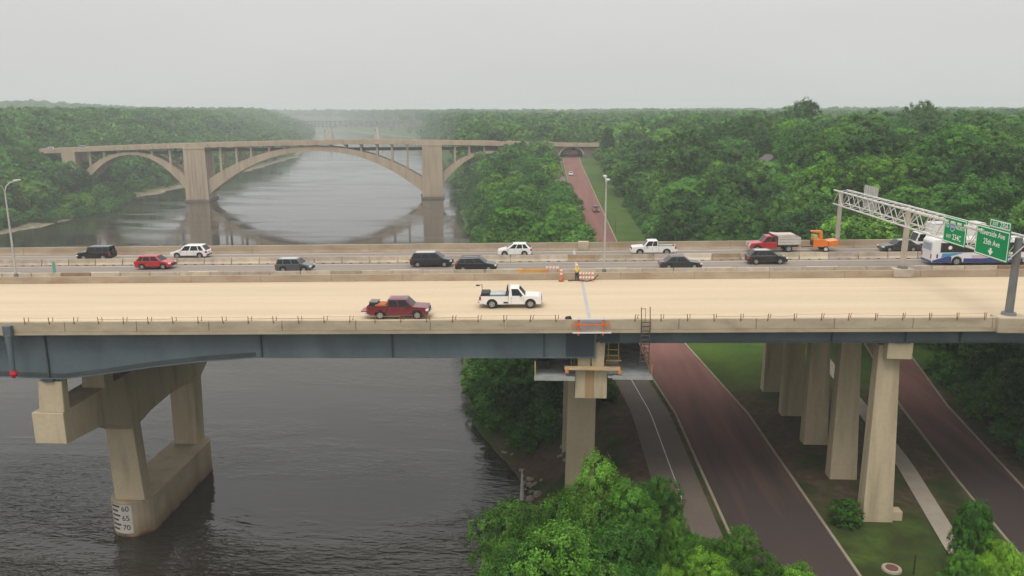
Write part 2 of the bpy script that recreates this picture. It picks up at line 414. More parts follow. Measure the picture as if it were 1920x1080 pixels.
gv = [(x, y, ground(x, y)) for y in gy for x in gx]
nx = len(gx)
gf = [(j * nx + i, j * nx + i + 1, (j + 1) * nx + i + 1, (j + 1) * nx + i) for j in range(len(gy) - 1) for i in range(nx - 1)]
def ground_material():
    m = bpy.data.materials.new('ground_cover'); m.use_nodes = True
    nt = m.node_tree; N = nt.nodes; L = nt.links; b = N['Principled BSDF']; b.inputs['Roughness'].default_value = 0.95
    b.inputs['Specular IOR Level'].default_value = 0.1
    geo = N.new('ShaderNodeNewGeometry'); sep = N.new('ShaderNodeSeparateXYZ'); L.new(geo.outputs['Position'], sep.inputs[0])
    def noise(s, det=5.0):
        n = N.new('ShaderNodeTexNoise'); n.inputs['Scale'].default_value = s; n.inputs['Detail'].default_value = det
        L.new(geo.outputs['Position'], n.inputs['Vector']); return n.outputs['Fac']
    def mr(s, a, b_, c, d):
        r = N.new('ShaderNodeMapRange')
        for k, v in (('From Min', a), ('From Max', b_), ('To Min', c), ('To Max', d)): r.inputs[k].default_value = v
        L.new(s, r.inputs['Value']); return r.outputs[0]
    def mth(op, a, b_):
        x = N.new('ShaderNodeMath'); x.operation = op
        for i, v in enumerate((a, b_)):
            if isinstance(v, (int, float)): x.inputs[i].default_value = v
            else: L.new(v, x.inputs[i])
        return x.outputs[0]
    def mix(f, a, b_):
        x = N.new('ShaderNodeMix'); x.data_type = 'RGBA'; L.new(f, x.inputs['Factor'])
        for k, v in (('A', a), ('B', b_)):
            if isinstance(v, tuple): x.inputs[k].default_value = (*v, 1)
            else: L.new(v, x.inputs[k])
        return x.outputs['Result']
    g = mix(mr(noise(0.15), 0.35, 0.65, 0, 1), (0.045, 0.090, 0.018), (0.080, 0.125, 0.022))
    g = mix(mr(noise(2.5, 8), 0.45, 0.75, 0, 0.55), g, (0.032, 0.060, 0.016))
    # foreground turf darkened to carry the bridge shade, thinner in patches
    shade_wear = mth('MULTIPLY', mr(sep.outputs['Y'], 95, 120, 1, 0), mr(noise(0.35, 6), 0.32, 0.58, 0.15, 0.9))
    g = mix(shade_wear, g, (0.034, 0.040, 0.014))
    # bare trodden dirt where no rain falls: below the deck
    under = mth('MULTIPLY', mr(sep.outputs['Y'], 66, 74, 0, 1), mr(sep.outputs['Y'], 99, 107, 1, 0))
    dirt = mth('MULTIPLY', under, mr(noise(0.22, 6), 0.38, 0.52, 0, 1))
    g = mix(dirt, g, mix(mr(noise(1.2, 6), 0.3, 0.7, 0, 1), (0.062, 0.040, 0.029), (0.125, 0.085, 0.058)))
    shore = mth('ADD', mth('ADD', sep.outputs['Z'], mth('MULTIPLY', noise(0.3), 2.4)), mr(sep.outputs['X'], -150, -100, 0, 1.4))
    g = mix(mr(shore, 1.6, 2.5, 1, 0), g, mix(mr(noise(0.8, 7), 0.35, 0.65, 0, 1), (0.13, 0.105, 0.07), (0.31, 0.265, 0.19)))
    L.new(g, b.inputs['Base Color'])
    bp = N.new('ShaderNodeBump'); bp.inputs['Strength'].default_value = 0.6; bp.inputs['Distance'].default_value = 0.15
    L.new(noise(3.0, 8), bp.inputs['Height']); L.new(bp.outputs[0], b.inputs['Normal'])
    return m
ground_m = ground_material()
o = MB().add(gv, gf).build('ground', ground_m, smooth=True); kind(o, 'structure')
o = MB().add([(-3400, -150, 0), (400, -150, 0), (400, 4400, 0), (-3400, 4400, 0)], [(0, 1, 2, 3)]).build('river', water_m); kind(o, 'structure')

def ribbon(name, left, right, y0, y1, m, dz=0.08, st=3.0, h=0.0, knd='structure', parent=None):
    ys = []; y = y0
    while y < y1: ys.append(y); y += st
    ys.append(y1)
    vs = []
    for y in ys:
        z = pl(ZC, y) + dz
        vs += [(left(y), y, z + h), (right(y), y, z + h)]
        if h: vs += [(left(y), y, z - 0.3), (right(y), y, z - 0.3)]
    fs = []
    k = 4 if h else 2
    for i in range(len(ys) - 1):
        a, b = i * k, (i + 1) * k
        fs.append((a, a + 1, b + 1, b))
        if h: fs += [(a + 2, a, b, b + 2), (a + 1, a + 3, b + 3, b + 1)]
    if h: fs += [(0, 2, 3, 1), (len(vs) - 4, len(vs) - 3, len(vs) - 1, len(vs) - 2)]
    o = MB().add(vs, fs).build(name, m)
    if knd: kind(o, knd)
    return o
rR = lambda y: pl(RR, y); rL = lambda y: pl(RR, y) - 8.4
bL = lambda y: pl(BL, y); bR = lambda y: pl(BL, y) + 5.4
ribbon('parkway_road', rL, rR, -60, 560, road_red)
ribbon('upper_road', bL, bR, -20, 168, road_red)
ribbon('riverside_path', lambda y: rL(y) - 5.6, lambda y: rL(y) - 0.95, 62 - 100, 440, path_m, 0.07)
SWL = [(20, 26.5), (64.5, 34.0), (79.7, 36.6), (109.7, 39.8), (150, 44)]
ribbon('sidewalk', lambda y: pl(SWL, y), lambda y: pl(SWL, y) + 1.75, 52, 122, walk_m, 0.07)
for f, y0, y1 in ((lambda y: rL(y) - 0.40, -60, 440), (lambda y: rR(y) + 0.02, -60, 440), (lambda y: bL(y) - 0.40, -20, 165), (lambda y: bR(y) + 0.02, -20, 165)):
    ribbon('kerb', f, (lambda y, f=f: f(y) + 0.26), y0, y1, kerb_m, 0.05, 3.0, 0.13)
ribbon('path_line', lambda y: rL(y) - 3.33, lambda y: rL(y) - 3.22, 70, 135, paint_white, 0.085)

# ------------------------------------------------------------------ highway bridge
X0, X1 = -118.0, 118.0
BR = thing('highway_bridge', 'wide steel girder highway bridge on concrete piers crossing the river', 'bridge', (0, 85.5, 0))
MB().dbox(X0, X1, 65.86, 86.0, -0.30, 0.0).build('construction_deck', deck_tan, BR)
MB().dbox(X0, X1, 87.05, 105.2, -0.30, 0.0).build('traffic_deck', lane_grey, BR)
MB().dbox(X0, X1, 86.0, 87.05, -0.30, -0.01).build('median_slab', conc_old, BR)
MB().dbox(X0, X1, 65.42, 65.86, -0.29, -0.005).build('deck_edge', conc_par, BR)
JX = 3.75
MB().dbox(JX - 0.16, JX + 0.16, 65.9, 85.95, -0.02, 0.006).build('expansion_joint', joint_m, BR)
MB().dbox(JX - 0.16 - 0.3, JX + 0.16 - 0.3, 87.1, 105.1, -0.02, 0.006).build('expansion_joint', joint_m, BR)
# near parapet, cast in sections
x = -62.0
seg = [JX - 0.9]
while seg[-1] > -62: seg.append(seg[-1] - 6.4)
secs = [(a - 6.38, a) for a in seg]
b = JX + 0.9
while b < 56: secs.append((b, b + 6.38)); b += 6.4
for a, b in secs:
    m_ = MB()
    for (d0, d1, y0, y1) in ((0.0, 0.9, 65.42, 65.78),):
        m_.dbox(a + 0.01, b - 0.01, y0, y1, d0, d1)
    m_.build('parapet_section', conc_par, BR, bevel=0.03)
MB().dbox(JX - 0.88, JX + 0.88, 65.50, 65.72, 0.0, 0.86).build('parapet_closure_plate', joint_m, BR)
# barrier walls along the median and along the far edge
a = -96.0
while a < 96:
    MB().prism([(86.08, zb(a) - 0.0), (86.62, zb(a)), (86.50, zb(a) + 0.25), (86.46, zb(a) + 0.74), (86.16, zb(a) + 0.74), (86.12, zb(a) + 0.25)], a + 0.01, a + 7.98, 'x', (0, GR * 8)).build('median_wall_section', conc_old, BR)
    MB().prism([(105.2, zb(a) - 0.5), (105.75, zb(a) - 0.5), (105.75, zb(a) + 1.0), (105.40, zb(a) + 1.0), (105.34, zb(a) + 0.3), (105.2, zb(a) + 0.0)], a + 0.01, a + 7.98, 'x', (0, GR * 8)).build('far_parapet_section', conc_old, BR)
    a += 8
MB().dbox(4.0, 5.4, 105.05, 105.9, 0.0, 1.15).build('parapet_pilaster', conc_par, BR, bevel=0.04)
# lane paint
for yy, w in ((88.05, 0.14), (96.2, 0.14), (98.5, 0.14), (104.2, 0.14)):
    MB().dbox(X0, X1, yy, yy + w, -0.1, 0.004).build('edge_line', paint_white, BR)
for yy in (92.6, 101.35):
    a = -92.0
    while a < 92:
        MB().dbox(a, a + 3.6, yy, yy + 0.14, -0.1, 0.004).build('lane_dash', paint_white, BR)
        a += 12.2
# girders
def girder_bottom(px_pts, Y): return [(atY(x, y, Y).x, atY(x, y, Y).z) for x, y in px_pts]
GY0 = 66.55
bot = girder_bottom([(120, 709), (200, 699), (290, 686), (380, 676), (480, 669), (800, 669), (1117, 669)], GY0)
left = [(-118, bot[-1][1] - 1.9), (-88, bot[-1][1] - 1.4), (-66, bot[0][1] + 1.9), (-56, bot[0][1] + 0.75), (-50, bot[0][1] + 0.18)]
bot = left + bot
JG = bot[-1][0]
botW = girder_bottom([(1124, 641), (1850, 640)], GY0)
kW = (botW[1][1] - botW[0][1]) / (botW[1][0] - botW[0][0])
def bz(x): return pl(bot, x)
gys = [GY0 + k * 7.48 for k in range(6)]
for k, gy_ in enumerate(gys):
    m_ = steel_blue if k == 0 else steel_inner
    xs_ = [p[0] for p in bot]
    poly = [(x_, zb(x_) - 0.30) for x_ in (xs_[0], xs_[-1])]
    web = MB().prism([(xs_[0], zb(xs_[0]) - 0.3)] + [(x_, z_) for x_, z_ in bot] + [(xs_[-1], zb(xs_[-1]) - 0.3)], gy_, gy_ + 0.03, 'y').build('river_girder', m_, BR)
    fl = MB()
    for (xa, za), (xb, zb_) in zip(bot, bot[1:]):
        fl.hexa([(xa, gy_ - 0.24, za - 0.06), (xb, gy_ - 0.24, zb_ - 0.06), (xb, gy_ + 0.27, zb_ - 0.06), (xa, gy_ + 0.27, za - 0.06),
                 (xa, gy_ - 0.24, za), (xb, gy_ - 0.24, zb_), (xb, gy_ + 0.27, zb_), (xa, gy_ + 0.27, za)])
    fl.build('bottom_flange', m_, web)
    MB().dbox(xs_[0], xs_[-1], gy_ - 0.2, gy_ + 0.23, -0.36, -0.303).build('top_flange', m_, web)
    if k == 0:
        hx = atY(480, 660, GY0).x                        # splice plate that ends with a step
        pts = [p for p in bot if -60 < p[0] <= hx + 0.1]
        hp = [(x_, z_ + 0.06) for x_, z_ in pts] + [(x_, z_ + 0.42) for x_, z_ in pts[::-1]]
        MB().prism(hp, gy_ - 0.06, gy_ - 0.003, 'y').build('haunch_plate', steel_inner, web)
        for px_ in (86, 490, 735, 1020):
            xx = atY(px_, 640, GY0).x
            st_ = MB(); st_.box(xx - 0.05, xx + 0.05, gy_ - 0.20, gy_ - 0.002, bz(xx) + 0.02, zb(xx) - 0.37); st_.build('stiffener', steel_inner, web)
        xa, xb = atY(1061, 640, GY0).x, JG - 0.15
        MB().prism([(xa, bz(xa) + 0.01), (xb, bz(xb) + 0.01), (xb, zb(xb) - 0.37), (xa, zb(xa) - 0.37)], gy_ - 0.012, gy_ - 0.004, 'y').build('repainted_panel', steel_dark, web)
    # west approach: shallower girder
    xa, xb = JG + 0.35, 118.0
    za, zB = botW[0][1], botW[0][1] + kW * (xb - botW[0][0])
    ww = MB().prism([(xa, za), (xb, zB), (xb, zb(xb) - 0.3), (xa, zb(xa) - 0.3)], gy_, gy_ + 0.03, 'y').build('approach_girder', m_, BR)
    MB().hexa([(xa, gy_ - 0.22, za - 0.05), (xb, gy_ - 0.22, zB - 0.05), (xb, gy_ + 0.25, zB - 0.05), (xa, gy_ + 0.25, za - 0.05), (xa, gy_ - 0.22, za), (xb, gy_ - 0.22, zB), (xb, gy_ + 0.25, zB), (xa, gy_ + 0.25, za)]).build('bottom_flange', m_, ww)
    if k == 0:
        x2 = atY(1162, 630, GY0).x
        MB().prism([(xa + 0.02, za + 0.01), (x2, za + 0.02), (x2, zb(x2) - 0.31), (xa + 0.02, zb(xa) - 0.31)], gy_ - 0.012, gy_ - 0.004, 'y').build('repainted_panel', steel_dark, ww)
        for px_ in (1698, 1800, 1560):
            xx = atY(px_, 628, GY0).x
            MB().box(xx - 0.04, xx + 0.04, gy_ - 0.18, gy_ - 0.002, za + (zB - za) * (xx - xa) / (xb - xa) + 0.02, zb(xx) - 0.31).build('stiffener', steel_inner, ww)
# cross frames between girders
for xx in [-100 + 9.5 * i for i in range(23)]:
    zlo = (bz(xx) if xx < JG else botW[0][1]) + 0.3
    cf = MB()
    for g0, g1 in zip(gys, gys[1:]):
        cf.tube((xx, g0 + 0.05, zb(xx) - 0.5), (xx, g1, zlo + 0.2), 0.06, n=4); cf.tube((xx, g0 + 0.05, zlo + 0.2), (xx, g1, zb(xx) - 0.5), 0.06, n=4)
    cf.build('cross_frame', steel_inner, BR)

# --- river pier
def stadium(xc, y0, y1, w, n=12):
    r = w / 2; pts = []
    for i in range(n + 1): t = math.pi + math.pi * i / n; pts.append((xc + r * math.cos(t), y0 + r + r * math.sin(t)))
    for i in range(n + 1): t = math.pi * i / n; pts.append((xc + r * math.cos(t), y1 - r + r * math.sin(t)))
    return pts
PXC, HB = -45.2, 4.1
river_pier = MB().prism(stadium(PXC, 76.9, 95.6, 4.8), -3.0, HB, 'z').build('river_pier', conc_base, BR, bevel=0.08)
def taper_col(x0, x1, y0, y1, z0, X0_, X1_, Y0_, Y1_, z1):
    return MB().hexa([(x0, y0, z0), (x1, y0, z0), (x1, y1, z0), (x0, y1, z0), (X0_, Y0_, z1), (X1_, Y0_, z1), (X1_, Y1_, z1), (X0_, Y1_, z1)])
taper_col(-46.45, -43.2, 77.55, 79.1, HB - 0.02, -46.75, -43.75, 77.6, 79.3, 13.0).build('column', conc_pier, river_pier, bevel=0.06)
taper_col(-46.9, -43.9, 92.4, 94.6, HB - 0.02, -46.75, -43.65, 92.3, 94.6, 13.0).build('column', conc_pier, river_pier, bevel=0.06)
# tall waterline stain band of silt
capx0, capx1 = -46.7, -43.75
def cap_side(y0, y1):
    return [(66.45, 15.35), (66.45, 18.35), (105.0, 18.35), (105.0, 15.35), (99.6, 14.75), (97.2, 13.7), (94.8, 12.4), (92.2, 12.4), (90, 12.75), (86, 12.95), (82, 12.75), (79.4, 12.3), (77.4, 12.3), (75.2, 13.6), (72.6, 14.75)]
MB().prism(cap_side(0, 0), capx0, capx1, 'x').build('cap', conc_pier, river_pier, bevel=0.06)
for gy_ in gys:
    zt = bz(-45) - 0.35
    pd = taper_col(-46.0, -43.65, gy_ - 0.75 if gy_ > 67 else 66.5, gy_ + 0.9, 18.34, -45.75, -43.55, gy_ - 0.7 if gy_ > 67 else 66.5, gy_ + 0.85, zt).build('pedestal', conc_pier, river_pier, bevel=0.08)
    MB().box(-45.2, -44.2, gy_ - 0.25, gy_ + 0.3, zt, zt + 0.28).build('bearing', steel_inner, river_pier)
# water level gauge painted on the nose
gr = 2.4 + 0.012
gcx, gcy = PXC, 76.9 + 2.4
def gpt(u, z, r=gr):      # u metres along the nose, to the right as seen from the camera side
    t = R_(-90) + (u / 2.4)
    return (gcx + r * math.cos(t), gcy + r * math.sin(t), z)
gp = MB(); n = 14; uL, uR = -1.75, 0.75
vs = []
for i in range(n + 1):
    u = lerp(uL, uR, i / n); vs += [gpt(u, 0.45), gpt(u, 3.75)]
gp.add(vs, [(2 * i, 2 * i + 2, 2 * i + 3, 2 * i + 1) for i in range(n)])
gauge = gp.build('water_gauge', gauge_white, river_pier)
for k in range(6):
    z = 3.55 - k * 0.53
    m_ = MB(); vs = []
    long_ = -0.55 if k % 2 == 0 else -0.8
    for i in range(7):
        u = lerp(uL, long_, i / 6); vs += [gpt(u, z - 0.11, gr + 0.006), gpt(u, z + 0.11, gr + 0.006)]
    m_.add(vs, [(2 * i, 2 * i + 2, 2 * i + 3, 2 * i + 1) for i in range(6)]).build('gauge_mark', gauge_black, gauge)
for k, s_ in enumerate(('60', '65', '70')):
    zc_ = 3.3 - k * 1.09
    text_obj(s_, 0.85, lambda a, b, zc_=zc_: gpt(0.05 + a, zc_ + b, gr + 0.008), gauge_black, gauge, 'numeral')
# --- bank pier
def bank_z(x, y): return ground(x, y)
bank_pier = MB().box(2.5, 5.28, 66.8, 104.2, 20.43, 23.15).build('bank_pier', conc_pier, BR, bevel=0.05)
rust_stain = mat('rust_streaked_concrete', (0.36, 0.24, 0.13), 0.88, 0.2, 0.9, space='pos', stretch=(1.5, 1, 0.1))
MB().box(3.35, 4.15, 66.775, 66.80, 20.45, 23.1).build('rust_streak', rust_stain, bank_pier)
for ya in (77.4, 92.8):
    taper_col(2.0, 5.0, ya, ya + 1.9, 2.0, 2.2, 5.05, ya + 0.1, ya + 1.8, 20.45).build('column', conc_pier, bank_pier, bevel=0.05)
for gy_ in gys:
    y0 = max(66.85, gy_ - 0.6)
    taper_col(3.95, 4.95, y0, gy_ + 0.7, 23.14, 3.75, 5.05, y0, gy_ + 0.7, botW[0][1] - 0.08).build('pedestal', conc_pier, bank_pier)
    MB().box(2.7, 3.80, y0 + 0.05, gy_ + 0.65, 23.14, bz(3.2) - 0.08).build('pedestal', conc_pier, bank_pier)

MB().box(1.55, 2.0, 92.9, 94.0, 6.6, 8.4).build('dark_box', trim_m, bank_pier)

# --- west pier on the bank: five tapered columns and a cap
west_pier = MB().box(28.85, 30.95, 66.45, 104.6, 24.5, 25.98).build('west_pier', conc_pier, BR, bevel=0.05)
for i in range(5):
    ya = 67.3 + i * 8.55
    zg = ground(30, ya) - 0.3
    taper_col(28.5, 31.2, ya - 0.15, ya + 1.35, zg, 28.5, 30.3, ya + 0.05, ya + 1.2, 25.5).build('column', conc_pier, west_pier, bevel=0.06)
    for g in (0,):
        MB().box(29.3, 30.6, gys[min(i, 5)] - 0.3, gys[min(i, 5)] + 0.35, 25.975, botW[0][1] + 0.32).build('bearing', steel_inner, west_pier)
MB().box(31.25, 32.15, 67.5, 68.5, 8.9, 9.85).build('footing_block', conc_pier, west_pier, bevel=0.03)

# ------------------------------------------------------------------ safety railing on the near parapet
rail = thing('safety_railing', 'low rusty stub post railing with thin cable along the near parapet', 'railing', (0, 65.65, zb(0) + 0.9))
xp = atd(64, 597, 0.9).x
posts = []
while xp < 37.0:
    posts.append(xp); xp += 2.2
for i, xp in enumerate(posts):
    if JX - 1.6 < xp < JX + 1.8: continue
    z = zb(xp) + 0.9
    lean = rnd.uniform(-0.06, 0.10)
    MB().tube((xp, 65.40, z - 0.20), (xp + lean, 65.42, z + 0.42), 0.035, n=6).tube((xp + 0.02, 65.38, z - 0.08), (xp + 0.26 + lean, 65.6, z + 0.03), 0.03, n=5).tube((xp + 0.22, 65.62, z - 0.0), (xp + 0.26 + lean, 65.62, z + 0.38), 0.028, n=5).build('rail_post', rust, rail)
for a, b in ((0, len(posts) - 1),):
    for i in range(len(posts) - 1):
        if posts[i] < JX + 1.8 and posts[i + 1] > JX - 1.6: continue
        h0 = 0.37 if (i // 3) % 2 == 0 else 0.22
        p, q = posts[i], posts[i + 1]
        MB().path([(p, 65.42, zb(p) + 0.9 + h0), ((p + q) / 2, 65.42, zb((p + q) / 2) + 0.9 + h0 - 0.03), (q, 65.42, zb(q) + 0.9 + h0)], 0.018, 4).build('cable', rust if (i // 3) % 2 else wood, rail)
p = atd(1065, 593, 0.9)
bag = MB()
bag.add([(p.x + a, 65.6 + b, zb(p.x) + 0.9 + c) for a, b, c in ((-.3, -.15, 0), (.32, -.15, 0), (.32, .15, 0), (-.3, .15, 0), (-.24, -.1, .2), (.18, -.12, .3), (.2, .12, .28), (-.22, .1, .22))], [(3, 2, 1, 0), (4, 5, 6, 7), (0, 1, 5, 4), (1, 2, 6, 5), (2, 3, 7, 6), (3, 0, 4, 7)])
ob = bag.build('work_bag', trim_m, bevel=0.06); tag(ob, 'small black bag lying on top of the near parapet', 'bag')

# orange guard rails hung outside the open joint
gd = thing('guard_rail', 'orange and white slatted guard rail hung over the gap in the near parapet', 'guard rail', (JX, 65.3, zb(JX)))
xa, xb = JX - 1.62, JX + 1.45
for k, (dz, m_) in enumerate(((0.98, white_pl), (0.47, orange_pl), (-0.20, white_pl))):
    MB().dbox(xa - 0.1 * (k % 2), xb + 0.1 * k, 65.18, 65.24, dz - 0.06, dz + 0.06).build('rail_board', m_, gd)
for xx in (JX - 1.1, JX + 0.95):
    MB().dbox(xx - 0.07, xx + 0.07, 65.24, 65.38, -0.45, 1.05).build('upright', orange_pl, gd)
# access ladder
ld = thing('access_ladder', 'tall rusty access ladder with handrails rising above the near parapet', 'ladder', (8.15, 65.2, 23.6))
for xx, zt in ((7.84, 29.1), (8.56, 29.15)):
    MB().tube((xx + 0.05, 65.2, 24.2), (xx + 0.05, 65.2, 27.9), 0.045, n=6).build('stile', rust_dark, ld)
    MB().tube((xx + 0.05, 65.2, 27.9), (xx, 65.2, zt), 0.04, n=6).build('handrail', rust, ld)
MB().tube((8.2, 65.3, 27.9), (8.2, 65.3, 29.0), 0.025, n=5).tube((7.88, 65.2, 28.98), (8.22, 65.25, 28.98), 0.025, n=5).build('handrail', rust, ld)
z = 24.4
while z < 28.0:
    MB().box(7.90, 8.60, 65.16, 65.25, z - 0.035, z + 0.035).build('rung', rust_dark, ld); z += 0.38

# work platforms hung around the bank pier
pf = thing('work_platform', 'grey suspended work platform with yellow railings on the river side of the bank pier', 'platform', (0.6, 66.5, 22.3))
MB().box(-1.05, 2.46, 66.3, 80.0, 22.34, 22.46).build('platform_deck', plate_grey, pf)
MB().box(-1.08, 2.46, 66.22, 66.3, 22.22, 22.62).build('edge_beam', galv, pf)
for xx, yy in ((-1.0, 66.4), (-1.0, 73), (2.2, 68.5), (-1.0, 79.8)):
    MB().box(xx - 0.05, xx + 0.05, yy - 0.05, yy + 0.05, 22.1, 23.9).build('railing_post', yellow_st, pf)
for zz in (23.15, 23.75):
    MB().box(-1.04, -0.98, 66.5, 79.7, zz - 0.03, zz + 0.03).build('railing_bar', yellow_st, pf)
MB().box(-0.8, 0.2, 68.6, 70.4, 22.47, 23.2).build('toolbox', trim_m, pf)
MB().box(0.7, 2.0, 71.5, 71.6, 22.47, 23.1).build('panel', plate_grey, pf)
pg = thing('work_platform', 'grey suspended work platform beside the ladder, over the road side of the bank pier', 'platform', (7.4, 66.5, 22.6))
MB().box(5.32, 9.1, 66.3, 86.0, 22.5, 22.62).build('platform_deck', plate_grey, pg)
MB().box(5.7, 9.12, 66.2, 66.3, 22.42, 22.78).build('edge_beam', galv, pg)
for yy in (66.35, 72, 78, 84):
    MB().box(9.02, 9.1, yy - 0.04, yy + 0.04, 22.5, 23.75).build('railing_post', wood_or, pg)
for zz in (23.1, 23.7):
    MB().box(9.04, 9.09, 66.4, 85.8, zz - 0.025, zz + 0.025).build('railing_bar', yellow_st, pg)
for xx in (5.45, 6.35):
    MB().box(xx - 0.04, xx + 0.04, 68.4, 68.5, 23.55, 25.5).build('railing_post', yellow_st, pg)
MB().box(5.3, 6.42, 68.40, 68.50, 23.85, 23.95).build('railing_bar', yellow_st, pg)
MB().box(5.3, 6.42, 68.38, 68.48, 24.40, 24.50).build('railing_bar', yellow_st, pg)
MB().box(5.25, 6.6, 68.3, 69.6, 23.40, 23.52).build('scaffold_board', wood, pg)
MB().box(5.3, 6.5, 69.8, 70.6, 22.63, 23.3).build('timber_stack', wood, pg)
beam = thing('timber_walkway', 'pale timber beams clamped around the bank pier cap', 'beam', (3.9, 66.4, 23.2))
MB().box(1.55, 6.35, 66.42, 66.72, 23.17, 23.42).build('plank', wood, beam)
MB().box(1.9, 6.1, 66.18, 66.40, 23.22, 23.40).build('plank', wood, beam)
for xx in (1.6, 6.15):
    MB().box(xx, xx + 0.3, 66.1, 67.8, 22.95, 23.16).build('clamp', wood_or, beam)

# navigation light on the outside of the parapet
nv = thing('navigation_light', 'grey hanging pipe with a red navigation lens at its lower end', 'light', (-46.85, 65.2, 22.2))
MB().box(-47.25, -46.55, 64.95, 65.4, 25.9, 26.85).build('hanger_box', steel_blue, nv, bevel=0.03)
MB().tube((-46.9, 65.15, 26.0), (-46.9, 65.15, 22.75), 0.30, 0.19, 14).build('pipe', steel_blue, nv, smooth=False)
MB().tube((-46.9, 65.15, 22.74), (-46.9, 65.15, 22.5), 0.30, 0.34, 12).tube((-46.9, 65.15, 22.5), (-46.9, 65.15, 22.1), 0.34, 0.12, 12).build('lens', red_lens, nv)

# ------------------------------------------------------------------ precast barriers in two rows
def barrier_mesh(L):
    prof = [(-0.30, 0), (0.30, 0), (0.30, 0.08), (0.13, 0.33), (0.08, 0.81), (-0.08, 0.81), (-0.13, 0.33), (-0.30, 0.08)]
    return prof
BAR_L = 3.51
def row(xj, Y, lab_side, lst):
    proto = MB().prism(barrier_mesh(BAR_L), -BAR_L / 2 + 0.05, BAR_L / 2 - 0.05, 'x')
    # two forklift slots at the foot of each segment
    ob = proto.build('concrete_barrier', conc_bar, bevel=0.015)
    slot = MB()
    for s in (-0.62, 0.62): slot.box(s - 0.2, s + 0.2, -0.304, 0.304, 0.0, 0.08)
    so = slot.build('forklift_slot', trim_m, ob, local=True)
    k = 0; x = xj - BAR_L * int((xj + 74) / BAR_L)
    while x < 66:
        c = ob if k == 0 else copy_tree(ob)
        c.location = (x + BAR_L / 2, Y, zb(x + BAR_L / 2)); c.rotation_euler = (0, -math.atan(GR), rnd.uniform(-0.006, 0.006))
        v = rnd.uniform(0.82, 1.22)
        c.color = (v, v * rnd.uniform(0.95, 1.0), v * rnd.uniform(0.88, 1.0), 1)
        lst.append(c); x += BAR_L; k += 1
rowA, rowB = [], []
row(-46.69, 97.35, '', rowA)
row(-42.13, 88.25, '', rowB)
# a few that stand out
def nearest(lst, x): return min(lst, key=lambda o: abs(o.location.x - x))
special = {}
def mark(lst, px, y, col, lab):
    o = nearest(lst, atd(px, y).x); o.color = (*col, 1); special[o.name] = lab
mark(rowB, 985, 505, (1.35, 0.85, 0.25), 'ochre yellow painted concrete barrier left of the orange barricades')
mark(rowB, 188, 515, (0.62, 0.50, 0.40), 'dark brown weathered concrete barrier near the red SUV, in the row along the closed deck')
mark(rowA, 1065, 483, (0.80, 0.66, 0.50), 'brown weathered concrete barrier right of the white car, between the two traffic directions')
mark(rowA, 1340, 482, (0.70, 0.62, 0.52), 'dark weathered barrier between the white pickup and the small red dump truck')
mark(rowA, 1290, 480, (1.30, 1.32, 1.32), 'whitest barrier, behind the low dark sedan between the traffic directions')
mark(rowB, 1850, 495, (0.62, 0.47, 0.38), 'dark reddish barrier below the rear half of the city bus')

# ------------------------------------------------------------------ light poles and sign gantry
def light_pole(x, y, ztop, lab):
    t = thing('light_pole', lab, 'light pole', (x, y, zb(x) + 0.3), group='light poles on the highway bridge')
    zt = ztop
    MB().tube((x, y, zb(x) + 0.7), (x, y, zt - 0.9), 0.125, 0.08, 10).build('pole', galv, t)
    MB().tube((x, y, zb(x) + 0.3), (x, y, zb(x) + 1.05), 0.26, 0.22, 10).build('base', post_grey, t)
    for s in (-1, 1):
        pts = [(x, y, zt - 0.9), (x, y + s * 0.35, zt - 0.25), (x, y + s * 1.0, zt + 0.05), (x, y + s * 2.3, zt + 0.2)]
        MB().path(pts, 0.055, 6).build('arm', galv, t)
        MB().box(x - 0.19, x + 0.19, y + s * 2.3 - 0.45, y + s * 2.3 + 0.45, zt + 0.12, zt + 0.30).build('lamp_head', galv_white, t, bevel=0.04)
light_pole(6.2, 86.7, 37.9, 'tall grey light pole beside the worker, standing on the median wall')
light_pole(-60.5, 86.7, 37.2, 'tall grey twin armed light pole at the river end, standing on the median wall')

GX = 38.15
ga = thing('sign_gantry', 'grey steel lattice gantry with green road signs spanning the highway', 'sign gantry', (GX, 86.6, zb(GX)))
ZT, ZBt = 35.05, 33.3
ya, yb = 65.6, 106.6
for yy, m_, r_, r1_ in ((106.4, post_tan, 0.30, 0.26), (86.4, post_tan, 0.33, 0.28), (66.0, post_grey, 0.33, 0.28)):
    MB().tube((GX, yy, zb(GX) + 0.95), (GX, yy, ZT if yy < 100 else ZT - 0.1), r_, r1_, 14).build('post', m_, ga, smooth=False)
MB().box(GX - 1.05, GX + 1.05, 85.8, 87.0, zb(GX) + 0.02, zb(GX) + 0.95).build('pedestal', conc_bar, ga, bevel=0.08)
MB().tube((GX, 86.4, zb(GX) + 0.95), (GX, 86.4, zb(GX) + 1.2), 0.55, 0.5, 12).build('base_plate', post_grey, ga)
MB().box(GX - 1.3, GX + 1.3, 64.9, 66.4, zb(GX) - 0.35, zb(GX) + 0.98).build('pedestal', conc_par, ga, bevel=0.1)
MB().tube((GX, 66.0, zb(GX) + 0.98), (GX, 66.0, zb(GX) + 1.2), 0.6, 0.55, 12).build('base_plate', post_grey, ga)
W2 = 0.85
for sx in (-1, 1):
    for zz, r_ in ((ZT, 0.115), (ZBt, 0.10)):
        MB().tube((GX + sx * W2, ya, zz), (GX + sx * W2, yb, zz), r_, n=8).build('chord', galv_white, ga)
npan = 26; dy = (yb - ya) / npan
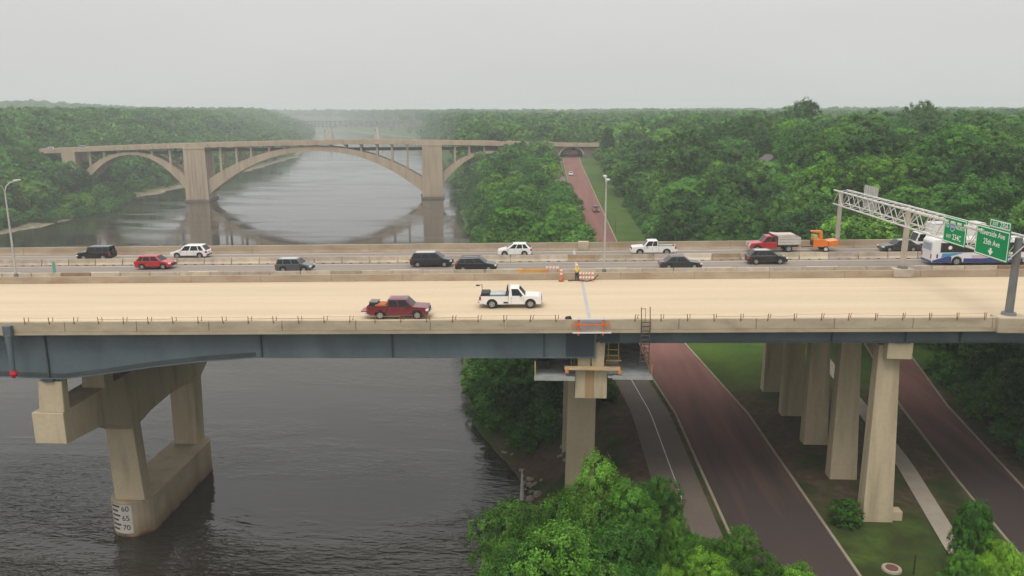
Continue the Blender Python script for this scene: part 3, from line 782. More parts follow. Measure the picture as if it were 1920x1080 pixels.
for i in range(npan):
    y0, y1 = ya + i * dy, ya + (i + 1) * dy
    for sx in (-1, 1):
        p, q = (ZBt, ZT) if i % 2 == 0 else (ZT, ZBt)
        MB().tube((GX + sx * W2, y0, p), (GX + sx * W2, y1, q), 0.045, n=5).build('lattice_bar', galv_white, ga)
    MB().tube((GX - W2, y0, ZT), (GX + W2, y1, ZT), 0.04, n=5).build('lattice_bar', galv_white, ga)
    MB().tube((GX - W2, y0, ZBt), (GX + W2, y1, ZBt), 0.04, n=5).build('lattice_bar', galv_white, ga)
    if i % 2 == 0:
        MB().tube((GX - W2, y0, ZBt), (GX + W2, y0, ZT), 0.04, n=5).build('lattice_bar', galv_white, ga)
# conduit sleeves along the top chord
for i in range(14):
    yy = 86.0 - i * 1.2
    MB().tube((GX - W2, yy, ZT + 0.02), (GX - W2, yy - 0.75, ZT + 0.02), 0.19, n=8).build('chord_sleeve', galv_white, ga)
SX = GX - 0.98
def sign_board(yL, yR, z0, z1, name):
    s = MB().box(SX, SX + 0.06, yR, yL, z0, z1).build(name, sign_green, ga)
    b_ = MB(); t_ = 0.085; e = 0.06
    b_.box(SX - 0.012, SX - 0.002, yR + e, yL - e, z1 - e - t_, z1 - e); b_.box(SX - 0.012, SX - 0.002, yR + e, yL - e, z0 + e, z0 + e + t_)
    b_.box(SX - 0.012, SX - 0.002, yR + e, yR + e + t_, z0 + e + t_, z1 - e - t_); b_.box(SX - 0.012, SX - 0.002, yL - e - t_, yL - e, z0 + e + t_, z1 - e - t_)
    b_.build('sign_border', sign_white, s)
    for yy in (lerp(yR, yL, 0.2), lerp(yR, yL, 0.8)):
        MB().box(SX + 0.07, SX + 0.16, yy - 0.05, yy + 0.05, z0 + 0.1, z1 - 0.1).build('mounting_rail', galv, s)
    return s
def stext(body, size, yc, zc_, board, sx=1.0):
    return text_obj(body, size, lambda a, b: (SX - 0.014, yc - a * sx, zc_ + b), sign_white, board)
s1L, s1R = 76.45, 72.35; z10, z11 = 33.15, 35.55
s1 = sign_board(s1L, s1R, z10, z11, 'north_sign')
yc = (s1L + s1R) / 2
stext('TO', 0.55, yc + 1.45, 34.72, s1); stext('NORTH', 0.50, yc - 1.08, 34.72, s1); stext('EXIT', 0.45, yc + 0.95, 33.75, s1, 0.95); stext('234C', 0.72, yc - 0.55, 33.78, s1)
sh = [(0, -0.50), (0.30, -0.36), (0.44, -0.10), (0.43, 0.16), (0.34, 0.36), (0.16, 0.30), (0, 0.38), (-0.16, 0.30), (-0.34, 0.36), (-0.43, 0.16), (-0.44, -0.10), (-0.30, -0.36)]
shc = (yc + 0.42, 34.80)
MB().prism([(shc[0] + a * 1.12, shc[1] + b_ * 1.12) for a, b_ in sh], SX - 0.012, SX - 0.004, 'x').build('shield_rim', sign_white, s1)
MB().prism([(shc[0] + a, shc[1] + b_) for a, b_ in sh[:4] + [(0.43, 0.13), (-0.43, 0.13)] + sh[9:]], SX - 0.02, SX - 0.013, 'x').build('route_shield', shield_blue, s1)
MB().prism([(shc[0] + a, shc[1] + b_) for a, b_ in [(-0.42, 0.17), (0.42, 0.17)] + sh[4:9]], SX - 0.02, SX - 0.013, 'x').build('shield_band', shield_red, s1)
text_obj('35W', 0.36, lambda a, b: (SX - 0.022, shc[0] - a, shc[1] - 0.1 + b), sign_white, s1)
s2L, s2R = 70.65, 65.55; z20, z21 = 33.02, 35.55
s2 = sign_board(s2L, s2R, z20, z21, 'exit_sign'); yc = (s2L + s2R) / 2
stext('Riverside Ave', 0.66, yc, 35.02, s2, 1.04); stext('25th Ave', 0.66, yc, 34.28, s2, 1.04)
MB().prism([(yc - 0.14, 33.85), (yc + 0.14, 33.85), (yc + 0.14, 33.62), (yc + 0.42, 33.62), (yc, 33.22), (yc - 0.42, 33.62), (yc - 0.14, 33.62)], SX - 0.014, SX - 0.004, 'x').build('down_arrow', sign_white, s2)
s3 = sign_board(68.7, 65.6, 35.57, 36.3, 'exit_tab')
stext('EXIT', 0.42, 67.85, 35.92, s3); stext('235A', 0.56, 66.55, 35.93, s3)
# sign for the other direction, seen from behind
bs = MB().box(GX + 1.0, GX + 1.06, 97.3, 101.4, 33.2, 36.2).build('rear_sign', galv, ga)
for k in range(6):
    yy = lerp(97.5, 101.2, k / 5)
    MB().box(GX + 0.93, GX + 0.995, yy - 0.06, yy + 0.06, 33.3, 36.15).build('mounting_rail', galv_white, bs)

# small green marker and orange work zone
mk = thing('lane_marker', 'slim green lane marker post standing near the dark off-road wagon', 'marker', (atd(128, 512).x, 89.6, zb(-60)))
xm = mk.location.x
MB().box(xm - 0.18, xm + 0.18, 89.55, 89.62, zb(xm) + 0.1, zb(xm) + 1.9).build('blade', mat('marker_green', (0.12, 0.34, 0.26), 0.6), mk)
MB().box(xm - 0.25, xm + 0.25, 89.4, 89.8, zb(xm) - 0.0, zb(xm) + 0.1).build('foot', trim_m, mk)

def barricade(px, y, w, lab, Y=85.4, boards=2, hh=1.25):
    x = atd(px, y).x
    t = thing('barricade', lab, 'barricade', (x, Y, zb(x)), (0, -math.atan(GR), rnd.uniform(-0.1, 0.1)), 'orange barricades at the open joint')
    for s in (-1, 1):
        MB().box(s * w / 2 - 0.05, s * w / 2 + 0.05, -0.28, -0.2, 0, hh).build('upright', orange_pl, t, local=True)
        MB().box(s * w / 2 - 0.05, s * w / 2 + 0.05, -0.45, 0.3, 0, 0.08).build('foot', orange_pl, t, local=True)
    for k in range(boards):
        zz = hh - 0.12 - k * 0.45
        bd = MB().box(-w / 2 - 0.15, w / 2 + 0.15, -0.32, -0.285, zz - 0.11, zz + 0.11).build('board', white_pl, t, local=True)
        n_ = max(2, int(w / 0.3))
        for q in range(n_):
            u = -w / 2 + (q + 0.3) * w / n_
            MB().prism([(u - 0.07, zz - 0.105), (u + 0.05, zz - 0.105), (u + 0.15, zz + 0.105), (u + 0.03, zz + 0.105)], -0.332, -0.322, 'y').build('stripe', orange_pl, bd, local=True)
    return t
barricade(1099, 524, 1.25, 'orange and white slatted barricade right of the worker', 85.3, 2, 1.05)
barricade(1036, 516, 1.1, 'small orange and white barricade left of the tall orange drum post', 87.55, 1, 1.3)
xd = atd(1052, 523).x
dr = thing('traffic_delineator', 'tall orange and white delineator post left of the worker', 'traffic post', (xd, 85.3, zb(xd)))
MB().tube((xd, 85.3, zb(xd)), (xd, 85.3, zb(xd) + 0.12), 0.32, 0.28, 12).build('base', rust, dr)
MB().tube((xd, 85.3, zb(xd) + 0.12), (xd, 85.3, zb(xd) + 1.45), 0.13, 0.09, 12).build('post', orange_pl, dr)
for zz in (0.75, 1.15):
    MB().tube((xd, 85.3, zb(xd) + zz), (xd, 85.3, zb(xd) + zz + 0.2), 0.155 - 0.03 * zz, 0.15 - 0.03 * zz, 12).build('band', white_pl, dr)
xh = atd(1112, 521).x
hs = MB().path([(xh - 2.8, 85.2, zb(xh) + 0.06), (xh - 1.8, 85.5, zb(xh) + 0.05), (xh - 0.7, 85.0, zb(xh) + 0.06), (xh, 85.6, zb(xh) + 0.1), (xh + 0.5, 85.8, zb(xh) + 0.6)], 0.06, 6).build('work_hose', trim_m)
tag(hs, 'dark hose lying at the foot of the orange barricades', 'hose')

# ------------------------------------------------------------------ the worker
def skinned(name, verts, edges, radii, m, parent, sub=1):
    me = bpy.data.meshes.new(name); me.from_pydata(verts, edges, []); me.update()
    o = bpy.data.objects.new(name, me); COL.objects.link(o); o.parent = parent
    md = o.modifiers.new('skin', 'SKIN')
    if not me.skin_vertices: 
        bm = bmesh.new(); bm.from_mesh(me); bm.verts.layers.skin.verify(); bm.to_mesh(me); bm.free()
    for i, r in enumerate(radii):
        me.skin_vertices[0].data[i].radius = r if isinstance(r, tuple) else (r, r)
        me.skin_vertices[0].data[i].use_root = (i == 0)
    s = o.modifiers.new('smooth', 'SUBSURF'); s.levels = sub; s.render_levels = sub
    me.materials.append(m)
    md.use_smooth_shade = True
    return o
wk = thing('person', 'worker in yellow hi-vis vest and hard hat standing with back turned at the open joint', 'person', (atd(1081, 523).x, 85.5, zb(3)), (0, 0, R_(8)))
V = [(0, 0, 0.95), (0, 0, 1.15), (0, 0.01, 1.36), (0, 0.02, 1.47), (0, 0.03, 1.56), (0, 0.04, 1.66), (0, 0.04, 1.74)]
Ed = [(0, 1), (1, 2), (2, 3), (3, 4), (4, 5), (5, 6)]
Rd = [(0.16, 0.11), (0.15, 0.10), (0.17, 0.11), (0.065, 0.065), (0.06, 0.06), (0.085, 0.10), (0.06, 0.07)]
def limb(pts, radii, start):
    i0 = start
    for p_, r_ in zip(pts, radii):
        V.append(p_); Rd.append(r_); Ed.append((i0, len(V) - 1)); i0 = len(V) - 1
    return i0
for s in (-1, 1):
    limb([(s * 0.10, 0, 0.88), (s * 0.11, 0.02, 0.50), (s * 0.12, -0.02, 0.10), (s * 0.13, 0.10, 0.04)], [0.10, 0.065, 0.05, 0.045], 0)
    h = limb([(s * 0.20, 0, 1.40), (s * 0.25, 0.02, 1.12), (s * 0.20, 0.20, 0.98), (s * 0.18, 0.29, 0.97)], [0.062, 0.048, 0.034, 0.036], 2)
    for q, ln in enumerate((0.075, 0.085, 0.08, 0.065)):
        limb([(s * (0.205 - 0.018 * q), 0.34, 0.975 - 0.004 * q), (s * (0.205 - 0.018 * q), 0.34 + ln * 0.7, 0.955)], [0.010, 0.008], h)
    limb([(s * 0.14, 0.31, 0.985), (s * 0.135, 0.35, 0.98)], [0.011, 0.009], h)
skinned('body', V, Ed, Rd, skin_m, wk)
skinned('vest', [(0, 0, 0.93), (0, 0, 1.15), (0, 0.01, 1.36), (0, 0.02, 1.45)] + [(s * x_, y_, z_) for s in (-1, 1) for x_, y_, z_ in ((0.20, 0, 1.39), (0.25, 0.02, 1.16))],
        [(0, 1), (1, 2), (2, 3), (2, 4), (4, 5), (2, 6), (6, 7)], [(0.19, 0.14), (0.18, 0.13), (0.19, 0.13), (0.09, 0.085), 0.085, 0.068, 0.085, 0.068], vest_m, wk)
skinned('trousers', [(0, 0, 0.95)] + [p_ for s in (-1, 1) for p_ in ((s * 0.10, 0, 0.86), (s * 0.11, 0.02, 0.5), (s * 0.12, -0.02, 0.12))],
        [(0, 1), (1, 2), (2, 3), (0, 4), (4, 5), (5, 6)], [(0.175, 0.125), 0.115, 0.085, 0.075, 0.115, 0.085, 0.075], trouser_m, wk)
for s in (-1, 1):
    MB().box(s * 0.125 - 0.055, s * 0.125 + 0.055, -0.08, 0.20, 0.0, 0.12).build('boot', boot_m, wk, local=True, bevel=0.03)
hh = MB(); n = 14; rings = []
for k in range(5):
    t = k / 4 * math.pi / 2; rings.append((0.125 * math.cos(t) + 0.002, 1.70 + 0.135 * math.sin(t)))
vs = [(0.0 + r_ * math.cos(2 * math.pi * i / n), 0.04 + 1.15 * r_ * math.sin(2 * math.pi * i / n), z_) for r_, z_ in [(0.16, 1.695)] + rings for i in range(n)]
hh.add(vs, [(k * n + i, k * n + (i + 1) % n, (k + 1) * n + (i + 1) % n, (k + 1) * n + i) for k in range(5) for i in range(n)] + [tuple(range(n))[::-1]])
hh.build('hard_hat', vest_m, wk, local=True, smooth=True)

# ------------------------------------------------------------------ vehicles
TILT = math.atan(GR)
def arcs(cx, r, cz, n=10, lo=0.0):
    # arch from front to rear over the wheel, as profile points (x, z) going backwards
    out = []
    a0 = math.asin(max(-1, min(1, (lo - cz) / r)))
    for i in range(n + 1):
        t = lerp(a0, math.pi - a0, i / n); out.append((cx + r * math.cos(t), cz + r * math.sin(t)))
    return out
def wheel(t, x, y, r, w, s, rim=rim_m, spokes=5):
    o = MB().tube((x, y - w / 2, r), (x, y + w / 2, r), r, n=22).build('wheel', tyre_m, t, local=True)
    rm = MB().tube((x, y + s * (w / 2 - 0.02), r), (x, y + s * (w / 2 + 0.012), r), r * 0.64, r * 0.60, n=18)
    rm.build('rim', rim, o, local=True)
    hb = MB()
    for k in range(spokes):
        a = 2 * math.pi * k / spokes
        hb.prism([(x + r * 0.50 * math.cos(a - 0.32), r + r * 0.50 * math.sin(a - 0.32)), (x + r * 0.50 * math.cos(a + 0.32), r + r * 0.50 * math.sin(a + 0.32)), (x + r * 0.2 * math.cos(a), r + r * 0.2 * math.sin(a))], y + s * (w / 2 + 0.0125), y + s * (w / 2 + 0.018), 'y')
    hb.build('wheel_opening', trim_m, o, local=True)
    return o
def greenhouse(t, G, pm, wins, roofm=None, rearglass=True, name='cabin'):
    xb0, xb1, xt0, xt1, zb_, zr, wb, wt = G
    m_ = MB().hexa([(xb0, -wb, zb_), (xb1, -wb, zb_), (xb1, wb, zb_), (xb0, wb, zb_), (xt0, -wt, zr), (xt1, -wt, zr), (xt1, wt, zr), (xt0, wt, zr)])
    cabin = m_.build(name, pm, t, local=True, bevel=0.07, seg=3)
    cr = MB().hexa([(xt0 + 0.12, -wt + 0.12, zr - 0.01), (xt1 - 0.14, -wt + 0.12, zr - 0.01), (xt1 - 0.14, wt - 0.12, zr - 0.01), (xt0 + 0.12, wt - 0.12, zr - 0.01),
                    (xt0 + 0.3, -wt + 0.3, zr + 0.035), (xt1 - 0.35, -wt + 0.3, zr + 0.035), (xt1 - 0.35, wt - 0.3, zr + 0.035), (xt0 + 0.3, wt - 0.3, zr + 0.035)])
    cr.build('roof', roofm or pm, cabin, local=True)
    H_ = zr - zb_
    def P(u, tt, s, off=0.012):
        x = lerp(lerp(xb0, xt0, tt), lerp(xb1, xt1, tt), u); return (x, s * (lerp(wb, wt, tt) + off), zb_ + H_ * tt)
    for s in (-1, 1):
        for (u0, u1) in wins:
            t0, t1 = 0.06, 0.86
            q = [P(u0, t0, s), P(u1, t0, s), P(u1, t1, s), P(u0, t1, s)]
            qi = [(a, b - s * 0.06, c) for a, b, c in q]
            if s < 0: MB().hexa([qi[0], qi[1], q[1], q[0], qi[3], qi[2], q[2], q[3]]).build('window', glass_m, t, local=True)
            else: MB().hexa([q[0], q[1], qi[1], qi[0], q[3], q[2], qi[2], qi[3]]).build('window', glass_m, t, local=True)
    def face(front):
        xb, xt = (xb1, xt1) if front else (xb0, xt0); d = 0.015 if front else -0.015
        def Q(v, tt): return (lerp(xb, xt, tt) + d, v * lerp(wb, wt, tt), zb_ + H_ * tt)
        a, b_ = 0.08, 0.90; e = 0.86
        q = [Q(-e, a), Q(e, a), Q(e, b_), Q(-e, b_)]
        qi = [(x - d * 4, y, z) for x, y, z in q]
        MB().add(q + qi, [(0, 1, 2, 3), (7, 6, 5, 4), (0, 4, 5, 1), (1, 5, 6, 2), (2, 6, 7, 3), (3, 7, 4, 0)]).build('windscreen' if front else 'rear_window', glass_m, t, local=True)
    face(True)
    if rearglass: face(False)
    return cabin
def lower_body(t, outline, wheels, r, ra, zlo, W, pm, name='body', bevel=0.07):
    poly = list(outline)                        # rear bottom ... over the top ... front bottom
    for xw in sorted(wheels, reverse=True): poly += arcs(xw, ra, r, 10, zlo)
    o = MB().prism(poly, -W, W, 'y').build(name, pm, t, local=True, bevel=bevel, seg=2)
    for xw in wheels:                           # dark wheel wells
        MB().prism(arcs(xw, ra - 0.004, r, 10, zlo), -W + 0.10, W - 0.10, 'y').build('wheel_well', trim_m, o, local=True)
    return o
def lights(t, xf, xr, W, zf, zr_, hf=0.16, hr=0.28, wf=0.36):
    for s in (-1, 1):
        MB().box(xf - 0.22, xf + 0.02, s * (W - wf / 2 + 0.012) - wf / 2, s * (W - wf / 2 + 0.012) + wf / 2, zf - hf / 2, zf + hf / 2).build('headlight', lamp_clear, t, local=True, bevel=0.02)
        MB().box(xr - 0.02, xr + 0.18, s * (W - 0.09) - 0.105, s * (W - 0.09) + 0.105, zr_ - hr / 2, zr_ + hr / 2).build('taillight', lamp_red, t, local=True, bevel=0.02)
def mirrors(t, x, z, W, pm):
    for s in (-1, 1):
        MB().box(x - 0.07, x + 0.09, s * (W + 0.09) - 0.10, s * (W + 0.09) + 0.10, z, z + 0.17).build('mirror', pm, t, local=True, bevel=0.03)
def handles(t, xs_, z, W, m_):
    for s in (-1, 1):
        for x in xs_: MB().box(x - 0.09, x + 0.09, s * (W + 0.012) - 0.014, s * (W + 0.012) + 0.014, z - 0.015, z + 0.015).build('door_handle', m_, t, local=True)
def seams(t, xs_, z0, z1, W):
    m_ = MB()
    for s in (-1, 1):
        for x in xs_: m_.box(x - 0.008, x + 0.008, s * (W + 0.001) - 0.003, s * (W + 0.001) + 0.003, z0, z1)
    m_.build('door_seam', trim_m, t, local=True)
VEH = []
def place(name, lab, cat, X, Y, d, z=None, grp=None, tilt=True):
    zz = zb(X) + 0.004 if z is None else z
    ry = (-TILT if d > 0 else TILT) if tilt else 0
    t = thing(name, lab, cat, (X, Y, zz), (0, ry, 0 if d > 0 else math.pi), grp)
    VEH.append((X, Y, lab, cat)); return t
def suv(t, pm, L=4.7, W=0.93, H=1.68, r=0.35, nose=0.95, rake=(0.55, 0.35), belt=1.02, wins=((0.05, 0.26), (0.30, 0.60), (0.64, 0.93)), hatch=0.12, cab1=None, rim=rim_m, rails=False, cladding=False, roofm=None, hood=0.90):
    h = L / 2; xr, xf = -h + 0.95, h - 0.92; zlo = 0.26
    fx = h - nose - 0.15 if cab1 is None else cab1             # foot of the windscreen
    out = [(-h + 0.05, zlo + 0.12), (-h, 0.55), (-h + 0.03, belt - 0.08), (-h + 0.12, belt + 0.04), (fx, belt + 0.04), (h - 0.35, hood), (h - 0.08, hood - 0.12), (h, 0.58), (h - 0.04, zlo + 0.1), (h - 0.14, zlo)]
    b = lower_body(t, out[:0] + [(-h + 0.16, zlo)] + out, (xr, xf), r, r + 0.075, zlo, W, pm)
    greenhouse(t, (-h + 0.10, fx + 0.02, -h + 0.10 + hatch + rake[1], fx - rake[0], belt, H, W - 0.03, W - 0.20), pm, wins, roofm)
    for xw in (xr, xf):
        for s in (-1, 1): wheel(t, xw, s * (W - 0.115), r, 0.22, s, rim)
    lights(t, h - 0.04, -h + 0.02, W, 0.74, 0.88, 0.15, 0.3)
    mirrors(t, fx - 0.28, belt + 0.02, W, pm); handles(t, (-0.15, -1.05), belt - 0.12, W, pm); seams(t, (fx - 0.15, fx - 1.15, fx - 2.05), 0.38, belt, W)
    MB().box(h - 0.03, h + 0.014, -0.55, 0.55, 0.42, 0.72).build('grille', trim_m, t, local=True)
    MB().box(-h - 0.012, -h + 0.05, -0.75, 0.75, 0.36, 0.52).build('bumper', trim_m, t, local=True)
    if cladding: MB().box(-h + 1.45, h - 1.42, -W - 0.012, W + 0.012, zlo - 0.02, zlo + 0.16).build('sill', trim_m, t, local=True)
    if rails:
        for s in (-1, 1): MB().box(-h + 0.6, fx - 0.8, s * (W - 0.27) - 0.02, s * (W - 0.27) + 0.02, H + 0.03, H + 0.07).build('roof_rail', trim_m, t, local=True)
    return t
def sedan(t, pm, L=4.8, W=0.92, H=1.44, roofm=None):
    h = L / 2; xr, xf = -h + 1.05, h - 0.92; r = 0.33; zlo = 0.2; belt = 0.92
    out = [(-h + 0.16, zlo), (-h + 0.04, zlo + 0.15), (-h, 0.6), (-h + 0.06, 0.90), (-h + 0.8, belt + 0.03), (h - 1.45, belt + 0.02), (h - 0.4, 0.78), (h - 0.08, 0.66), (h, 0.5), (h - 0.1, zlo)]
    lower_body(t, out, (xr, xf), r, r + 0.07, zlo, W, pm)
    greenhouse(t, (-h + 0.55, h - 1.35, -h + 1.35, h - 2.1, belt, H, W - 0.04, W - 0.23), pm, ((0.10, 0.44), (0.48, 0.92)), roofm)
    for xw in (xr, xf):
        for s in (-1, 1): wheel(t, xw, s * (W - 0.115), r, 0.22, s)
    lights(t, h - 0.05, -h + 0.03, W, 0.64, 0.76, 0.13, 0.16); mirrors(t, h - 1.75, belt, W, pm); handles(t, (-0.1, -1.0), 0.8, W, pm); seams(t, (0.75, -0.25, -1.2), 0.3, belt, W)
    return t
def pickup(t, pm, L=5.9, W=1.0, H=1.90, cab=(-0.35, 1.35), crew=True, bedm=trim_m, rim=rim_m, hoodz=1.18, r=0.40, grillem=chrome_m, wins=None, tail=True):
    h = L / 2; xr, xf = -h + 1.22, h - 1.02; zlo = 0.42; belt = 1.18; rail = 1.22
    cb = cab[0]
    out = [(cb, zlo), (cb, belt + 0.02), (cab[1], belt + 0.02), (cab[1] + 0.02, hoodz), (h - 0.18, hoodz - 0.08), (h - 0.02, hoodz - 0.2), (h, 0.62), (h - 0.06, zlo)]
    lower_body(t, out, (xf,), r, r + 0.11, zlo, W, pm)
    greenhouse(t, (cb + 0.02, cab[1] + 0.03, cb + 0.10, cab[1] - 0.62, belt, H, W - 0.05, W - 0.22), pm, wins or (((0.06, 0.43), (0.47, 0.90)) if crew else ((0.14, 0.86),)))
    # bed: two sides with wheel arches, floor, tailgate
    side = [(-h + 0.08, zlo + 0.1), (-h + 0.03, rail), (cb - 0.03, rail), (cb - 0.03, zlo)] + arcs(xr, r + 0.11, r, 10, zlo)
    for s in (-1, 1):
        MB().prism(side, s * W, s * (W - 0.10), 'y').build('bed_side', pm, t, local=True)
        MB().box(-h + 0.06, cb - 0.05, s * (W - 0.05) - 0.06, s * (W - 0.05) + 0.06, rail + 0.002, rail + 0.04).build('bed_rail', trim_m, t, local=True)
    MB().box(-h + 0.15, cb - 0.04, -W + 0.10, W - 0.10, 0.70, 0.78).build('bed_floor', bedm, t, local=True)
    MB().box(cb - 0.10, cb - 0.035, -W + 0.10, W - 0.10, 0.78, rail + 0.02).build('bed_front', bedm, t, local=True)
    if tail: MB().box(-h + 0.02, -h + 0.10, -W + 0.10, W - 0.10, 0.62, rail).build('tailgate', pm, t, local=True)
    MB().box(-h + 0.3, cb - 0.1, -W + 0.12, W - 0.12, 0.40, 0.69).build('chassis', trim_m, t, local=True)
    for xw in (xr, xf):
        for s in (-1, 1): wheel(t, xw, s * (W - 0.15), r, 0.27, s, rim)
    MB().box(-h - 0.16, -h + 0.02, -W + 0.06, W - 0.06, 0.52, 0.70).build('bumper', grillem, t, local=True, bevel=0.03)
    MB().box(h - 0.02, h + 0.10, -W + 0.02, W - 0.02, 0.48, 0.68).build('bumper', grillem, t, local=True, bevel=0.03)
    MB().box(h - 0.03, h + 0.02, -0.62, 0.62, 0.72, 1.0).build('grille', trim_m, t, local=True)
    lights(t, h - 0.02, -h + 0.03, W, 0.90, 1.0, 0.22, 0.36, 0.3); mirrors(t, cab[1] - 0.42, belt + 0.02, W + 0.05, trim_m)
    handles(t, ((cb + 0.35), (cb + 1.35)) if crew else (cb + 0.3,), belt - 0.16, W, chrome_m); seams(t, (cb + 0.75, cab[1] - 0.12) if crew else (cb + 0.25, cab[1] - 0.12), 0.5, belt, W)
    return t
p_white = paint('white_paint', (0.74, 0.72, 0.70)); p_red = paint('red_paint', (0.42, 0.010, 0.018)); p_maroon = paint('maroon_paint', (0.145, 0.010, 0.022))
p_black = paint('black_paint', (0.012, 0.013, 0.015)); p_grey = paint('grey_green_paint', (0.07, 0.08, 0.082)); p_dark = paint('charcoal_paint', (0.028, 0.031, 0.034)); p_silver = paint('silver_paint', (0.48, 0.48, 0.48))
p_orange = paint('orange_paint', (0.72, 0.19, 0.015), 0.4)
bed_orange = mat('orange_cargo', (0.42, 0.12, 0.03), 0.8)

# on the closed deck
t = place('pickup_truck', 'dark maroon crew cab pickup with an orange load driving on the tan deck', 'pickup truck', atd(749, 595).x, 70.0, 1)
pickup(t, p_maroon, L=5.6, W=0.98, H=1.86, cab=(-0.95, 1.42), crew=True, bedm=bed_orange, tail=True)
MB().box(-3.35, -2.80, -0.72, 0.72, 0.68, 0.76).build('open_tailgate', p_maroon, t, local=True)
bx = thing('toolbox', 'black box standing in the bed of the maroon pickup', 'box', (t.location.x - 2.25, 70.0, zb(t.location.x - 2.25) + 0.79))
MB().box(-0.36, 0.36, -0.6, 0.6, 0.0, 0.72).build('case', trim_m, bx, local=True, bevel=0.03); MB().box(-0.38, 0.38, -0.62, 0.62, 0.722, 0.78).build('lid', post_grey, bx, local=True)
cg = MB().add([(a, b, c) for a, b, c in ((-.6, -.8, 0), (.6, -.8, 0), (.6, .8, 0), (-.6, .8, 0), (-.45, -.7, .55), (.5, -.6, .62), (.5, .6, .60), (-.5, .65, .5))], [(3, 2, 1, 0), (4, 5, 6, 7), (0, 1, 5, 4), (1, 2, 6, 5), (2, 3, 7, 6), (3, 0, 4, 7)]).build('cargo_load', bed_orange, bevel=0.06)
tag(cg, 'orange load heaped behind the cab of the maroon pickup', 'cargo'); cg.location = (t.location.x - 1.60, 70.0, zb(t.location.x - 1.6) + 0.79)

t = place('pickup_truck', 'white single cab pickup with black bed rails driving on the tan deck', 'pickup truck', atd(957, 577).x, 74.0, 1)
pickup(t, p_white, L=5.85, W=1.02, H=1.95, cab=(-0.15, 1.42), crew=False, r=0.42, hoodz=1.24, wins=((0.2, 0.86),))
MB().box(-2.75, -1.95, -0.8, 0.8, 0.80, 1.48).build('bed_chest', trim_m, t, local=True, bevel=0.04)
MB().box(-1.9, -0.45, -0.85, 0.85, 1.24, 1.34).build('bed_cover', plate_grey, t, local=True)
MB().path([(-0.28, -0.85, 1.24), (-0.28, -0.85, 1.92), (-0.28, 0.85, 1.92), (-0.28, 0.85, 1.24)], 0.05, 6).build('headache_rack', trim_m, t, local=True)
MB().tube((-2.72, 0.4, 1.2), (-2.72, 0.4, 2.05), 0.03, n=6).tube((-2.72, 0.4, 2.0), (-3.25, 0.4, 1.98), 0.025, n=6).box(-3.3, -2.95, 0.3, 0.5, 1.90, 2.02).build('beacon_arm', rust_dark, t, local=True)
MB().box(-0.62, -0.20, -1.06, -0.9, 0.52, 0.66).build('step', trim_m, t, local=True)

# traffic heading one way, nearer lanes
t = place('sport_utility', 'bright red compact SUV driving beside the concrete barriers', 'SUV', atd(293, 503).x, 94.8, 1); suv(t, p_red, 4.5, 0.92, 1.66, 0.35, nose=0.9, rake=(0.75, 0.45), cladding=True, wins=((0.08, 0.24), (0.28, 0.58), (0.62, 0.90)))
t = place('sport_utility', 'grey green boxy SUV half hidden by barriers in the traffic lane', 'SUV', atd(558, 507).x, 92.0, 1); suv(t, p_grey, 4.35, 0.91, 1.66, 0.36, nose=0.95, rake=(0.55, 0.15), hatch=0.05, roofm=p_silver, belt=1.05)
t = place('minivan', 'black minivan with silver wheels driving ahead of the low black wagon', 'minivan', atd(809, 500).x, 94.9, 1); suv(t, p_black, 5.1, 0.98, 1.76, 0.34, nose=0.85, rake=(0.95, 0.30), belt=1.02, wins=((0.04, 0.32), (0.35, 0.62), (0.65, 0.92)), roofm=p_silver, hood=0.95)
t = place('station_wagon', 'low black wagon with roof rails, partly behind barriers next to the minivan', 'car', atd(894, 506).x, 91.8, 1); suv(t, p_black, 4.85, 0.93, 1.60, 0.34, nose=1.0, rake=(0.85, 0.45), belt=1.0, rails=True)
t = place('sedan', 'low dark charcoal sedan in front of the whitest barrier', 'car', atd(1273, 501).x, 92.2, 1); sedan(t, p_dark, 4.9, 0.93, 1.50)
t = place('sport_utility', 'black SUV with chrome window line driving below the red dump truck', 'SUV', atd(1434, 492).x, 94.9, 1); suv(t, p_black, 4.65, 0.93, 1.66, 0.36, nose=1.0, rake=(0.80, 0.55), belt=1.02, roofm=p_silver)
for s in (-1, 1): MB().box(-2.0, 0.95, s * 0.935 - 0.006, s * 0.935 + 0.006, 1.03, 1.07).build('chrome_strip', chrome_m, t, local=True)

# traffic heading the other way, far lanes
t = place('offroad_wagon', 'dark boxy off-road wagon with flat windscreen and spare wheel', 'SUV', atd(180, 488).x, 101.2, -1); suv(t, p_black, 4.5, 0.93, 1.84, 0.40, nose=1.15, rake=(0.22, 0.05), hatch=0.02, belt=1.15, roofm=p_grey, hood=1.12)
MB().tube((-2.25, 0, 1.0), (-2.46, 0, 1.0), 0.38, n=18).build('spare_wheel', tyre_m, t, local=True)
t = place('sport_utility', 'white SUV driving in the far lanes behind the bright red SUV', 'SUV', atd(364, 481).x, 102.3, -1); suv(t, p_white, 4.9, 0.96, 1.74, 0.37, nose=1.0, rake=(0.80, 0.50), cladding=True, wins=((0.08, 0.24), (0.28, 0.58), (0.62, 0.92)))
t = place('sport_utility', 'white SUV in the far lanes beyond the low black wagon', 'SUV', atd(966, 477).x, 101.6, -1); suv(t, p_white, 4.4, 0.92, 1.66, 0.34, nose=0.95, rake=(0.95, 0.55), wins=((0.10, 0.30), (0.34, 0.60), (0.64, 0.88)))
t = place('pickup_truck', 'white pickup with open bed in the far lanes beside the charcoal sedan', 'pickup truck', atd(1224, 476).x, 101.6, -1); pickup(t, p_white, L=5.6, W=0.98, H=1.90, cab=(-0.55, 1.35), crew=True, grillem=p_white, wins=((0.06, 0.40), (0.44, 0.90)))

